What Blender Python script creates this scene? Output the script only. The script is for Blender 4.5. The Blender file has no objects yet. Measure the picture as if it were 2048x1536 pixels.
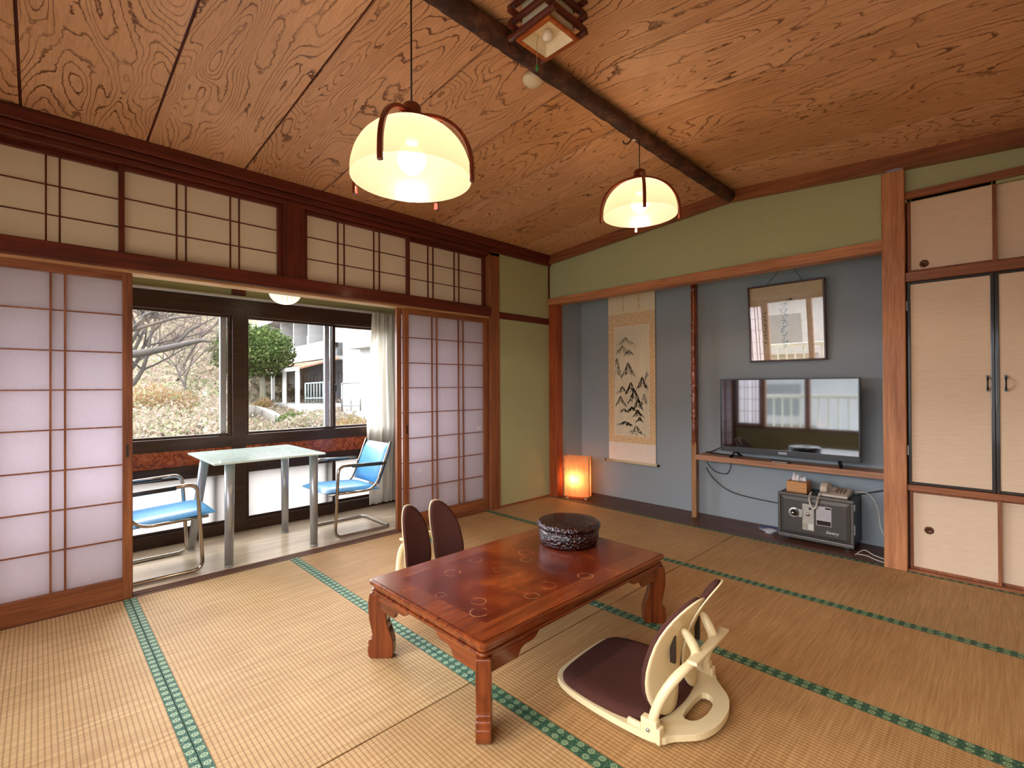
import bpy, bmesh, math, random
from mathutils import Vector, Matrix, noise
R = math.radians
random.seed(7)
S = bpy.context.scene
COL = S.collection

# ------------------------------------------------------------------ camera
cam_d = bpy.data.cameras.new('camera'); cam = bpy.data.objects.new('camera', cam_d); COL.objects.link(cam)
S.camera = cam
YAW, PITCH, ROLL = 0.795675796, 0.00500690077, -0.00497863407
cy_, sy_ = math.cos(YAW), math.sin(YAW)
F0 = Vector((-sy_, cy_, 0)); R0 = Vector((cy_, sy_, 0)); U0 = Vector((0, 0, 1))
FW = F0*math.cos(PITCH) + U0*math.sin(PITCH); U1 = U0*math.cos(PITCH) - F0*math.sin(PITCH)
RT = R0*math.cos(ROLL) + U1*math.sin(ROLL); UP = U1*math.cos(ROLL) - R0*math.sin(ROLL)
CP = Vector((3.38398, -3.87007, 1.16))
M = Matrix((RT, UP, -FW)).transposed().to_4x4(); M.translation = CP
cam.matrix_world = M
cam_d.sensor_fit = 'HORIZONTAL'; cam_d.sensor_width = 36.0
cam_d.lens = 967.142*36.0/2048.0
cam_d.clip_start = 0.05; cam_d.clip_end = 400

# ------------------------------------------------------------------ world, exposure
W = bpy.data.worlds.new('world'); S.world = W; W.use_nodes = True
wn = W.node_tree.nodes; wl = W.node_tree.links; wn.clear()
wo = wn.new('ShaderNodeOutputWorld'); wb = wn.new('ShaderNodeBackground')
wtc = wn.new('ShaderNodeTexCoord'); wsep = wn.new('ShaderNodeSeparateXYZ'); wr = wn.new('ShaderNodeValToRGB')
wl.new(wtc.outputs['Generated'], wsep.inputs[0]); wl.new(wsep.outputs['Z'], wr.inputs[0])
wr.color_ramp.elements[0].position = 0.0; wr.color_ramp.elements[0].color = (0.85, 0.90, 1.0, 1)
wr.color_ramp.elements[1].position = 0.6; wr.color_ramp.elements[1].color = (1.0, 1.0, 1.0, 1)
wl.new(wr.outputs[0], wb.inputs['Color'])
wm = wn.new('ShaderNodeMath'); wm.operation = 'MULTIPLY_ADD'; wl.new(wsep.outputs['X'], wm.inputs[0]); wm.inputs[1].default_value = -1.5; wm.inputs[2].default_value = 3.6
wl.new(wm.outputs[0], wb.inputs['Strength'])
wl.new(wb.outputs[0], wo.inputs[0])
S.view_settings.view_transform = 'Standard'; S.view_settings.look = 'None'
S.view_settings.gamma = 1.0; S.view_settings.use_curve_mapping = False
S.view_settings.exposure = 2.22
S.cycles.max_bounces = 10; S.cycles.diffuse_bounces = 6; S.cycles.glossy_bounces = 4
S.cycles.transmission_bounces = 8; S.cycles.transparent_max_bounces = 16
S.cycles.sample_clamp_indirect = 6.0; S.cycles.caustics_reflective = False; S.cycles.caustics_refractive = False
S.cycles.use_denoising = True
PENDANT = 4.6      # radiance of the pendant bulbs

def portal(name, loc, rot, sx, sy):
    d = bpy.data.lights.new(name, 'AREA'); d.shape = 'RECTANGLE'; d.size = sx; d.size_y = sy
    d.cycles.is_portal = True
    o = bpy.data.objects.new(name, d); COL.objects.link(o); o.location = loc; o.rotation_euler = rot
portal('window_daylight', (-1.12, -2.85, 1.26), (0, R(-90), 0), 1.02, 3.1)
portal('balcony_daylight', (2.1, -4.60, 1.12), (R(90), 0, 0), 3.3, 1.3)

# ------------------------------------------------------------------ mesh helpers
ALBEDO = [1.0, 0.0]
def lin(c):
    if isinstance(c, str):
        c = [int(c[i:i+2], 16)/255 for i in (0, 2, 4)]
    v = [(x/12.92 if x <= .04045 else ((x+.055)/1.055)**2.4)*ALBEDO[0] for x in c[:3]]
    g = sum(v)/3
    return tuple(x*(1-ALBEDO[1])+g*ALBEDO[1] for x in v) + (1,)

ORG = {}
class MB:
    def __init__(s): s.v = []; s.f = []; s.sm = []; s.mi = []; s.cur = 0
    def add(s, vs, fs, smooth=False):
        n = len(s.v); s.v += [tuple(v) for v in vs]
        for f in fs: s.f.append(tuple(i+n for i in f)); s.sm.append(smooth); s.mi.append(s.cur)
        return s
    def box(s, x0, x1, y0, y1, z0, z1, T=None):
        if x0 > x1: x0, x1 = x1, x0
        if y0 > y1: y0, y1 = y1, y0
        if z0 > z1: z0, z1 = z1, z0
        vs = [Vector((x, y, z)) for x in (x0, x1) for y in (y0, y1) for z in (z0, z1)]
        if T is not None: vs = [T @ v for v in vs]
        return s.add(vs, [(0, 1, 3, 2), (4, 6, 7, 5), (0, 4, 5, 1), (2, 3, 7, 6), (0, 2, 6, 4), (1, 5, 7, 3)])
    def tube(s, pts, rad, seg=10, caps=True, smooth=True, rect=None, up=None, closed=False):
        pts = [Vector(p) for p in pts]; n = len(pts)
        rads = rad if isinstance(rad, (list, tuple)) else [rad]*n
        rings = []; prev = None
        for i, p in enumerate(pts):
            if closed: t = pts[(i+1) % n]-pts[i-1]
            else: t = (pts[min(i+1, n-1)]-pts[max(i-1, 0)])
            t.normalize()
            if up is not None: a = Vector(up)
            elif prev is None: a = Vector((0, 0, 1)) if abs(t.z) < .9 else Vector((1, 0, 0))
            else: a = prev
            a = (a - t*a.dot(t)); a.normalize(); b = t.cross(a); prev = a
            if rect:
                w, h = rect
                rings.append([p+a*(h*q)+b*(w*r_) for q, r_ in ((.5, .5), (.5, -.5), (-.5, -.5), (-.5, .5))])
            else:
                rings.append([p+(a*math.cos(2*math.pi*k/seg)+b*math.sin(2*math.pi*k/seg))*rads[i] for k in range(seg)])
        m = len(rings[0]); vs = [v for r_ in rings for v in r_]; fs = []
        for i in range(n if closed else n-1):
            for k in range(m):
                j = (i+1) % n
                fs.append((i*m+k, i*m+(k+1) % m, j*m+(k+1) % m, j*m+k))
        if caps and not closed: fs.append(tuple(range(m))[::-1]); fs.append(tuple((n-1)*m+k for k in range(m)))
        return s.add(vs, fs, smooth and not rect)
    def lathe(s, prof, c=(0, 0, 0), seg=32, smooth=True, T=None, bump=None):
        vs = []; fs = []; n = len(prof)
        for i, (r_, z) in enumerate(prof):
            for k in range(seg):
                a = 2*math.pi*k/seg
                v = Vector((r_*math.cos(a), r_*math.sin(a), z))
                if bump: v = bump(v)
                v = (T @ v) if T is not None else v
                vs.append(v+Vector(c))
        for i in range(n-1):
            for k in range(seg):
                fs.append((i*seg+k, i*seg+(k+1) % seg, (i+1)*seg+(k+1) % seg, (i+1)*seg+k))
        return s.add(vs, fs, smooth)
    def turn(s, T): s.v = [tuple(T @ Vector(v)) for v in s.v]; return s
    def prism(s, poly, T, h, smooth=False):
        """poly in local xy, extruded along local z 0..h, then transformed"""
        n = len(poly)
        vs = [T @ Vector((x, y, 0)) for x, y in poly]+[T @ Vector((x, y, h)) for x, y in poly]
        fs = [tuple(range(n))[::-1], tuple(range(n, 2*n))]+[(i, (i+1) % n, (i+1) % n+n, i+n) for i in range(n)]
        return s.add(vs, fs, smooth)
    def grid(s, fn, nu, nv, smooth=True):
        vs = [fn(i/nu, j/nv) for i in range(nu+1) for j in range(nv+1)]
        fs = [(i*(nv+1)+j, (i+1)*(nv+1)+j, (i+1)*(nv+1)+j+1, i*(nv+1)+j+1) for i in range(nu) for j in range(nv)]
        return s.add(vs, fs, smooth)
    def build(s, name, mat, parent=None, local=False, bevel=0, seg=2, subd=0, solid=0, loc=None, autosmooth=False, recalc=True):
        me = bpy.data.meshes.new(name)
        if parent is None:
            if loc is None:
                xs = [v[0] for v in s.v]; ys = [v[1] for v in s.v]; zs = [v[2] for v in s.v]
                loc = ((min(xs)+max(xs))/2, (min(ys)+max(ys))/2, min(zs))
            off = Vector(loc)
        else:
            off = Vector((0, 0, 0)) if local else ORG[parent.name]
        base = Vector((0, 0, 0))
        if parent is not None and loc is not None: base = Vector(loc)-off; off = Vector(loc)
        if local and parent is None: off = Vector((0, 0, 0))
        me.from_pydata([tuple(Vector(v)-off) for v in s.v], [], s.f)
        mats = mat if isinstance(mat, (list, tuple)) else [mat]
        for m in mats: me.materials.append(m)
        me.polygons.foreach_set('use_smooth', s.sm); me.polygons.foreach_set('material_index', s.mi)
        if recalc and len(s.f) < 30000:
            bm = bmesh.new(); bm.from_mesh(me); bmesh.ops.recalc_face_normals(bm, faces=bm.faces); bm.to_mesh(me); bm.free()
        me.update()
        o = bpy.data.objects.new(name, me); COL.objects.link(o)
        if parent is not None:
            o.parent = parent; o.location = base; ORG[o.name] = off if not local else Vector((0, 0, 0))
        else:
            o.location = off; ORG[o.name] = Vector(off)
        if solid:
            m = o.modifiers.new('t', 'SOLIDIFY'); m.thickness = solid; m.offset = 0
        if bevel:
            m = o.modifiers.new('b', 'BEVEL'); m.width = bevel; m.segments = seg; m.limit_method = 'ANGLE'; m.angle_limit = R(35)
            if autosmooth: me.polygons.foreach_set('use_smooth', [True]*len(me.polygons))
        if subd:
            m = o.modifiers.new('s', 'SUBSURF'); m.levels = subd; m.render_levels = subd
        return o

def tag(o, label=None, cat=None, group=None, kind=None):
    if label: o['label'] = label
    if cat: o['category'] = cat
    if group: o['group'] = group
    if kind: o['kind'] = kind
    return o
def thing(name, label, cat, loc=(0, 0, 0), group=None, rz=0, kind=None):
    o = bpy.data.objects.new(name, None); COL.objects.link(o); o.empty_display_size = .05
    o.location = loc; o.rotation_euler = (0, 0, rz); ORG[o.name] = Vector(loc)
    return tag(o, label, cat, group, kind)
def copy_tree(o, parent=None):
    c = o.copy(); COL.objects.link(c)
    if parent is not None: c.parent = parent
    for ch in [x for x in bpy.data.objects if x.parent == o]: copy_tree(ch, c)
    return c
def B(name, mat, x0, x1, y0, y1, z0, z1, parent=None, bevel=.003, **k):
    return MB().box(x0, x1, y0, y1, z0, z1).build(name, mat, parent, bevel=bevel, **k)
def struct(o, label=None): o['kind'] = 'structure'; (label and tag(o, label)); return o

# ------------------------------------------------------------------ materials
class NT:
    def __init__(s, name):
        s.m = bpy.data.materials.new(name); s.m.use_nodes = True
        s.n = s.m.node_tree.nodes; s.l = s.m.node_tree.links
        s.b = s.n['Principled BSDF']; s.out = s.n['Material Output']
    def new(s, t, **k):
        x = s.n.new(t)
        for a, b in k.items(): setattr(x, a, b)
        return x
    def link(s, a, b): s.l.new(a, b)
    def val(s, x, inp):
        if hasattr(x, 'default_value') or hasattr(x, 'is_output'): s.l.new(x, inp)
        else: inp.default_value = x
    def math(s, op, a, b=None, c=None, clamp=False):
        x = s.new('ShaderNodeMath', operation=op); x.use_clamp = clamp
        for i, q in enumerate((a, b, c)):
            if q is not None: s.val(q, x.inputs[i])
        return x.outputs[0]
    def ramp(s, f, stops, interp='LINEAR'):
        x = s.new('ShaderNodeValToRGB'); cr = x.color_ramp; cr.interpolation = interp
        while len(cr.elements) > 1: cr.elements.remove(cr.elements[-1])
        cr.elements[0].position = stops[0][0]; cr.elements[0].color = stops[0][1]
        for p_, c_ in stops[1:]:
            e = cr.elements.new(p_); e.color = c_
        s.val(f, x.inputs[0]); return x.outputs[0]
    def mix(s, f, a, b, mode='MIX'):
        x = s.new('ShaderNodeMix', data_type='RGBA', blend_type=mode)
        s.val(f, x.inputs[0]); s.val(a, x.inputs[6]); s.val(b, x.inputs[7]); return x.outputs[2]
    def coord(s, scale=(1, 1, 1), island=False, kind='Object', rnd=True):
        tc = s.new('ShaderNodeTexCoord'); mp = s.new('ShaderNodeMapping'); mp.inputs['Scale'].default_value = scale
        v = tc.outputs[kind]
        if rnd:
            if island: g = s.new('ShaderNodeNewGeometry'); r_ = g.outputs['Random Per Island']
            else: g = s.new('ShaderNodeObjectInfo'); r_ = g.outputs['Random']
            r_ = s.math('MULTIPLY', r_, 37.0)
            ad = s.new('ShaderNodeVectorMath', operation='ADD'); s.link(v, ad.inputs[0]); s.link(r_, ad.inputs[1]); v = ad.outputs[0]
        s.link(v, mp.inputs[0]); return mp.outputs[0]
    def noise(s, vec, scale=5, detail=3, rough=.5, dist=0):
        x = s.new('ShaderNodeTexNoise'); x.inputs['Scale'].default_value = scale; x.inputs['Detail'].default_value = detail
        x.inputs['Roughness'].default_value = rough; x.inputs['Distortion'].default_value = dist
        if vec is not None: s.link(vec, x.inputs['Vector'])
        return x.outputs[0]
    def bump(s, h, strength=.3, dist=.002):
        x = s.new('ShaderNodeBump'); x.inputs['Strength'].default_value = strength; x.inputs['Distance'].default_value = dist
        s.link(h, x.inputs['Height']); s.link(x.outputs[0], s.b.inputs['Normal'])
    def col(s, c): s.val(c, s.b.inputs['Base Color'])
    def rough(s, r_): s.val(r_, s.b.inputs['Roughness'])

def plain(name, c, rough=.5, metal=0, spec=.5, coat=0, var=.06, nscale=30, bump=0, bd=.001):
    t = NT(name); c = lin(c)
    d = tuple(x*(1-var) for x in c[:3])+(1,); u = tuple(min(1, x*(1+var)) for x in c[:3])+(1,)
    n = t.noise(t.coord(), nscale, 4)
    t.col(t.ramp(n, [(.3, d), (.7, u)])); t.rough(rough)
    t.b.inputs['Metallic'].default_value = metal; t.b.inputs['Specular IOR Level'].default_value = spec
    t.b.inputs['Coat Weight'].default_value = coat; t.b.inputs['Coat Roughness'].default_value = .08
    if bump: t.bump(n, bump, bd)
    return t.m
def wood(name, c1, c2, axis='x', rough=.45, coat=0, scale=1.0, spec=.4, lines=.5):
    t = NT(name); lo, hi = 1.6*scale, 26*scale
    sc = {'x': (lo, hi, hi), 'y': (hi, lo, hi), 'z': (hi, hi, lo)}[axis]
    v = t.coord(sc); n1 = t.noise(v, 1, 6, .6, .6); n2 = t.noise(v, 4, 3, .6)
    base = t.ramp(n1, [(.30, lin(c1)), (.68, lin(c2))])
    ln = t.ramp(n2, [(.35, (1-lines*.5, 1-lines*.55, 1-lines*.6, 1)), (.6, (1, 1, 1, 1))])
    t.col(t.mix(1.0, base, ln, 'MULTIPLY')); t.rough(rough)
    t.b.inputs['Specular IOR Level'].default_value = spec
    t.b.inputs['Coat Weight'].default_value = coat; t.b.inputs['Coat Roughness'].default_value = .12
    t.bump(n2, .12, .001)
    return t.m
def paper(name, c, trans=.85, fac=.6, scale=60):
    t = NT(name); n = t.noise(t.coord(), scale, 5, .7); c0 = lin(c)
    cc = t.ramp(n, [(.25, tuple(x*.94 for x in c0[:3])+(1,)), (.75, c0)])
    d = t.new('ShaderNodeBsdfDiffuse'); tr = t.new('ShaderNodeBsdfTranslucent'); mx = t.new('ShaderNodeMixShader')
    t.link(cc, d.inputs[0]); t.link(cc, tr.inputs[0]); mx.inputs[0].default_value = fac
    t.link(d.outputs[0], mx.inputs[1]); t.link(tr.outputs[0], mx.inputs[2]); t.link(mx.outputs[0], t.out.inputs[0])
    return t.m
def glass(name, tint=(1, 1, 1, 1), refl=.06, rough=0.0, frost=0):
    t = NT(name); tr = t.new('ShaderNodeBsdfTransparent'); tr.inputs[0].default_value = tint
    g = t.new('ShaderNodeBsdfGlossy'); g.inputs['Roughness'].default_value = rough
    lw = t.new('ShaderNodeLayerWeight'); lw.inputs[0].default_value = .35
    f = t.math('MULTIPLY_ADD', lw.outputs['Fresnel'], .6, refl)
    mx = t.new('ShaderNodeMixShader'); t.link(f, mx.inputs[0]); t.link(tr.outputs[0], mx.inputs[1]); t.link(g.outputs[0], mx.inputs[2])
    o = mx.outputs[0]
    if frost:
        tl = t.new('ShaderNodeBsdfTranslucent'); tl.inputs[0].default_value = tint
        df = t.new('ShaderNodeBsdfDiffuse'); df.inputs[0].default_value = tint
        m2 = t.new('ShaderNodeMixShader'); m2.inputs[0].default_value = .35
        t.link(tl.outputs[0], m2.inputs[1]); t.link(df.outputs[0], m2.inputs[2])
        m3 = t.new('ShaderNodeMixShader'); m3.inputs[0].default_value = frost
        t.link(o, m3.inputs[1]); t.link(m2.outputs[0], m3.inputs[2]); o = m3.outputs[0]
    t.link(o, t.out.inputs[0]); return t.m
def emit(name, c, s_):
    t = NT(name); t.col(lin(c)); t.b.inputs['Emission Color'].default_value = lin(c); t.b.inputs['Emission Strength'].default_value = s_
    return t.m

# dark red window-side timber with backlit shade in its colour, warmer alcove cypress
RED = {a: wood('shaded_red_timber_'+a, '461610', '742c1c', a, .42, .15) for a in 'xyz'}
ORANGE = {a: wood('orange_timber_'+a, 'a4643c', 'd09264', a, .45, .1) for a in 'xyz'}
BROWN = {a: wood('brown_timber_'+a, '74402a', 'a4663e', a, .45, .1) for a in 'xyz'}
DARKF = wood('dark_window_frame', '2e1c14', '4a3020', 'y', .35)
BLACKF = plain('black_lacquer', '1c1412', .3, coat=.3)
SILVER = plain('silver_aluminium', 'a9acb0', .35, metal=.6)
STEEL = plain('steel_tube_grey', '8e9094', .3, metal=.9, nscale=8)
CHROME = plain('chrome', 'b8b0a8', .12, metal=1.0, nscale=4)
GREEN = plain('green_sand_plaster', 'aeb288', .95, spec=.1, var=.08, nscale=220, bump=.25, bd=.0015)
BLUE = plain('blue_grey_sand_plaster', '9aa4aa', .95, spec=.1, var=.08, nscale=220, bump=.25, bd=.0015)
PAPER = paper('shoji_paper', (.86, .83, .86), fac=.55)
PAPER2 = paper('transom_paper', (.88, .80, .72), fac=.45)  # beige tint puts the lamplight and dim verandah side into the paper
GLASS = glass('window_glass')
FROST = glass('frosted_glass', (.25, .235, .225, 1), .02, .3, .94)

def ceiling_mat():
    t = NT('figured_cedar_boards')
    v = t.coord((1, 1, 1), island=True)
    st = t.new('ShaderNodeMapping'); st.inputs['Scale'].default_value = (.80, 3.7, 3.0); t.link(v, st.inputs[0])
    warp = t.noise(st.outputs[0], .85, 2, .5, .5)
    jag = t.noise(v, 26, 3, .6)
    h = t.math('ADD', t.math('MULTIPLY', warp, 34.0), t.math('MULTIPLY', jag, .8))
    fr = t.math('FRACT', h)
    line = t.ramp(fr, [(0, (0, 0, 0, 1)), (.76, (0, 0, 0, 1)), (.91, (1, 1, 1, 1)), (.965, (1, 1, 1, 1)), (1.0, (0, 0, 0, 1))])
    amt = t.ramp(t.noise(v, 3.5, 2), [(.34, (.45, .45, .45, 1)), (.6, (1, 1, 1, 1))])
    fine = t.new('ShaderNodeMapping'); fine.inputs['Scale'].default_value = (3, 60, 60); t.link(v, fine.inputs[0])
    fn = t.noise(fine.outputs[0], 2, 4, .6)
    g = t.new('ShaderNodeNewGeometry')
    tone = t.ramp(g.outputs['Random Per Island'], [(0, lin('d8a67c')), (.5, lin('e0b088')), (1, lin('d4a070'))])
    blot = t.ramp(t.noise(v, 1.3, 3), [(.3, (.86, .80, .72, 1)), (.65, (1.06, 1.05, 1.05, 1))])
    c = t.mix(1.0, tone, blot, 'MULTIPLY')
    c = t.mix(1.0, c, t.ramp(fn, [(.3, (.84, .79, .72, 1)), (.6, (1, 1, 1, 1))]), 'MULTIPLY')
    c = t.mix(t.math('MULTIPLY', line, amt), c, lin('6e4224'))
    t.col(c); t.rough(.42); t.b.inputs['Specular IOR Level'].default_value = .35
    t.bump(line, -.15, .001)
    return t.m
CEIL = ceiling_mat()

def tatami_mat():
    t = NT('woven_rush'); oi = t.new('ShaderNodeObjectInfo')
    tc = t.new('ShaderNodeTexCoord'); sp = t.new('ShaderNodeSeparateXYZ'); t.link(tc.outputs['Object'], sp.inputs[0])
    y = t.math('MULTIPLY', sp.outputs['Y'], 2*math.pi/.0157)
    rib = t.math('POWER', t.math('MULTIPLY_ADD', t.math('COSINE', y), .5, .5), 5)
    x = t.math('MULTIPLY', sp.outputs['X'], 2*math.pi/.0065)
    wv = t.math('POWER', t.math('MULTIPLY_ADD', t.math('COSINE', x), .5, .5), 3)
    fib = t.noise(t.coord((170, 5, 1)), 1, 4, .6)
    spot = t.noise(t.coord((1, 1, 1)), 2.2, 4)
    base = t.ramp(fib, [(.3, lin('b49264')), (.7, lin('dabd92'))])
    base = t.mix(t.math('MULTIPLY', rib, .62), base, lin('7c5a2c'))
    base = t.mix(t.math('MULTIPLY', wv, .14), base, lin('8a683a'))
    base = t.mix(1.0, base, t.ramp(spot, [(.3, (.88, .84, .8, 1)), (.65, (1.04, 1.03, 1.02, 1))]), 'MULTIPLY')
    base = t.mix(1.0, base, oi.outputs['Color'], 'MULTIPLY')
    t.col(base); t.rough(.62); t.b.inputs['Specular IOR Level'].default_value = .3
    hh = t.math('SUBTRACT', t.math('MULTIPLY', fib, .3), rib)
    t.bump(hh, .35, .0015)
    return t.m
TATAMI = tatami_mat()
def border_mat():
    t = NT('green_brocade_border')
    tc = t.new('ShaderNodeTexCoord'); sp = t.new('ShaderNodeSeparateXYZ'); t.link(tc.outputs['Object'], sp.inputs[0])
    p_ = .042
    fx = t.math('MULTIPLY', t.math('SUBTRACT', t.math('FRACT', t.math('DIVIDE', sp.outputs['X'], p_)), .5), p_)
    yy = sp.outputs['Y']
    r_ = t.math('SQRT', t.math('ADD', t.math('POWER', fx, 2), t.math('POWER', yy, 2)))
    ring = t.ramp(t.math('MULTIPLY', r_, 60), [(0, (1, 1, 1, 1)), (.14, (1, 1, 1, 1)), (.2, (.1, .1, .1, 1)), (.36, (.1, .1, .1, 1)), (.42, (1, 1, 1, 1)), (.58, (.8, .8, .8, 1)), (.68, (.15, .15, .15, 1)), (1, (0, 0, 0, 1))])
    sc = t.noise(t.coord((1, 1, 1), rnd=False), 160, 2)
    dots = t.ramp(sc, [(.52, (0, 0, 0, 1)), (.6, (.5, .5, .5, 1))])
    f = t.math('MAXIMUM', ring, t.math('MULTIPLY', dots, .55))
    oi = t.new('ShaderNodeObjectInfo'); t.col(t.mix(1.0, t.mix(f, lin('1f5344'), lin('b4cca8')), oi.outputs['Color'], 'MULTIPLY')); t.rough(.7)
    return t.m
BORDER = border_mat()

# ------------------------------------------------------------------ room shell
RX, YF = 3.80, -4.39          # tatami room runs x 0..3.8, y -4.39..0 ; alcove behind y 0..0.45
ZW, ZR, XR = 2.53, 2.675, 1.90  # ceiling height at walls and under the ridge pole
def zc(x): return ZW + (ZR-ZW)*(1-abs(x-XR)/XR)

# ceiling: cedar boards running across, folded at the ridge
mb = MB()
joints = [0.03] + [-.463-.4955*k for k in range(8)] + [-4.52]
for i in range(len(joints)-1):
    ya, yb = joints[i]-.006, joints[i+1]+.006
    for (xa, xb) in ((0.0, XR), (XR, RX)):
        za, zb = zc(xa), zc(xb)
        vs = [(xa, ya, za), (xb, ya, zb), (xb, yb, zb), (xa, yb, za), (xa, ya, za+.012), (xb, ya, zb+.012), (xb, yb, zb+.012), (xa, yb, za+.012)]
        mb.add(vs, [(0, 1, 2, 3), (4, 7, 6, 5), (0, 4, 5, 1), (2, 6, 7, 3), (1, 5, 6, 2), (0, 3, 7, 4)])
struct(mb.build('ceiling', CEIL, loc=(XR, -2.2, ZW)), 'folded ceiling of figured cedar boards')
mb = MB()
for (xa, xb) in ((-.1, XR), (XR, RX+.1)):
    za, zb = zc(xa), zc(xb)
    mb.add([(xa, .6, za+.014), (xb, .6, zb+.014), (xb, -4.6, zb+.014), (xa, -4.6, za+.014), (xa, .6, za+.1), (xb, .6, zb+.1), (xb, -4.6, zb+.1), (xa, -4.6, za+.1)],
           [(0, 1, 2, 3), (4, 7, 6, 5), (0, 4, 5, 1), (2, 6, 7, 3), (1, 5, 6, 2), (0, 3, 7, 4)])
struct(mb.build('ceiling_backing', RED['x'], loc=(XR, -2.2, ZW)), 'dark timber above the ceiling boards showing in their joints')

# floor slab under the mats, alcove board, sill, enclosed verandah floor
struct(B('floor', BROWN['x'], -1.2, 3.95, -4.7, .55, -.16, -.06, bevel=0), 'timber floor under the tatami mats')
ALC = wood('alcove_board', '462a20', '6c4838', 'x', .4, .0, spec=.3)
struct(B('floor_alcove', ALC, 0, 3.85, .003, .5, -.06, -.002, bevel=.002), 'dark glossy board floor of the alcove')
VF = wood('verandah_floor_boards', 'c8b298', 'ead6bc', 'y', .28, .25, scale=.8, lines=.3)
struct(B('floor_verandah', VF, -1.2, -.115, -4.7, .2, -.06, -.02, bevel=0), 'pale board floor of the glazed verandah')
sill = MB().box(-.115, -.002, -4.5, -.85, -.06, -.012)
for xx in (-.112, -.088, -.066, -.042, -.022): sill.box(xx, xx+.010, -4.5, -.85, -.012, -.002)
struct(sill.build('trim_1', wood('worn_sill', '5b3a2a', '8a6450', 'y', .5)), 'grooved wooden sill under the sliding doors')
# tatami mats: five strips of two
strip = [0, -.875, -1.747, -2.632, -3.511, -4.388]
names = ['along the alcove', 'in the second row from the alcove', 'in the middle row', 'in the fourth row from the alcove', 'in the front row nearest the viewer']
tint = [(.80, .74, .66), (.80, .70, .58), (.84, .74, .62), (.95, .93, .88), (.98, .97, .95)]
for k in range(5):
    for s_, (xa, xb) in enumerate(((0.0, 1.906), (1.9105, RX))):
        y1, y0 = strip[k]-.0008, strip[k+1]+.0008
        side = 'left half' if s_ == 0 else 'right half'
        t = thing('tatami_mat', 'woven straw tatami mat %s, %s' % (names[k], side), 'tatami mat', ((xa+xb)/2, (y0+y1)/2, -.06), 'tatami mats covering the room floor')
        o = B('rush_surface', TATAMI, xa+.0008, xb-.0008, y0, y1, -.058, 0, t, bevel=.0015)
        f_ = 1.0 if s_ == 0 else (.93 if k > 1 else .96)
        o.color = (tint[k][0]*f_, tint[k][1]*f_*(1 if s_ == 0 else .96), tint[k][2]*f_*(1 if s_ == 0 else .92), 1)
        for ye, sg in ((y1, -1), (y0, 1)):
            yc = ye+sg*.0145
            MB().box(xa+.0008, xb-.0008, yc-.0145, yc+.0135, -.002, .0014).build('cloth_border', BORDER, t, loc=((xa+xb)/2, yc, 0)).color = (.62, .66, .52, 1) if (s_ == 1 or k < 2) else (1, 1, 1, 1)  # right and far borders darkened in colour for their view-dependent shade

# back wall (y = 0) with the alcove behind
g = MB().box(0, 2.84, .0, .09, 2.08, 2.66)
struct(g.build('wall_back', GREEN), 'green plaster wall above the alcove beam')
struct(B('wall_back_closet', GREEN, 2.94, RX, .02, .09, 2.30, 2.60, bevel=0), 'green plaster strip above the upper closet doors')
struct(B('trim_2', ORANGE['x'], 0.0, 2.84, -.028, .085, 2.012, 2.083, bevel=.004), 'orange timber beam across the top of the alcove')
struct(B('wall_alcove_back', BLUE, -.1, 2.96, .45, .55, -.05, 2.5, bevel=0), 'blue grey plaster back wall of the alcove')
struct(B('wall_alcove_left', BLUE, -.02, .08, .075, .45, -.05, 2.5, bevel=0), 'blue grey plaster left side of the alcove')
struct(B('wall_alcove_right', BLUE, 2.87, 2.96, .085, .45, -.05, 2.5, bevel=0), 'blue grey plaster right side of the alcove')
struct(B('ceiling_alcove', BROWN['x'], -.02, 2.96, .085, .5, 2.42, 2.46, bevel=0), 'board ceiling inside the alcove')
struct(B('trim_3', wood('alcove_left_post', '8a3c1e', 'b4582e', 'z', .4, .15), 0.004, .112, -.012, .08, 0, 2.012, bevel=.003), 'reddish square post at the left corner of the alcove')
struct(B('trim_4', ORANGE['z'], 2.836, 2.951, -.03, .085, 0, 2.50, bevel=.004), 'thick orange timber pillar between alcove and closet')
# crown along the back wall following the fold of the ceiling
mb = MB()
for (xa, xb) in ((0, XR), (XR, RX)):
    za, zb = zc(xa), zc(xb)
    mb.add([(xa, -.045, za-.09), (xb, -.045, zb-.09), (xb, .02, zb-.09), (xa, .02, za-.09), (xa, -.045, za+.002), (xb, -.045, zb+.002), (xb, .02, zb+.002), (xa, .02, za+.002)],
           [(0, 1, 2, 3), (4, 7, 6, 5), (0, 4, 5, 1), (2, 6, 7, 3), (1, 5, 6, 2), (0, 3, 7, 4)])
struct(mb.build('trim_5', BROWN['x']), 'timber crown rail under the ceiling on the back wall')
struct(B('trim_6', RED['z'], 0, .014, -.014, 0, 2.083, 2.44, bevel=0), 'thin dark corner strip above the alcove beam')
# closet rails (right of pillar)
struct(B('trim_7', BROWN['x'], 2.951, RX, -.015, .08, 2.315, 2.357, bevel=.003), 'top rail above the upper closet doors')
struct(B('trim_8', BROWN['x'], 2.951, RX, -.015, .08, 1.797, 1.855, bevel=.003), 'rail between upper and tall closet doors')
struct(B('trim_9', BROWN['x'], 2.951, RX, -.015, .08, .503, .540, bevel=.003), 'rail between tall and low closet doors')
struct(B('trim_10', BROWN['x'], 2.951, RX, -.004, .08, -.01, .014, bevel=.002), 'low closet door sill on the mats')
struct(B('wall_closet_back', BLACKF, 2.951, RX, .12, .16, 0, 2.4, bevel=0), 'dark inside of the closet')

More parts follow.
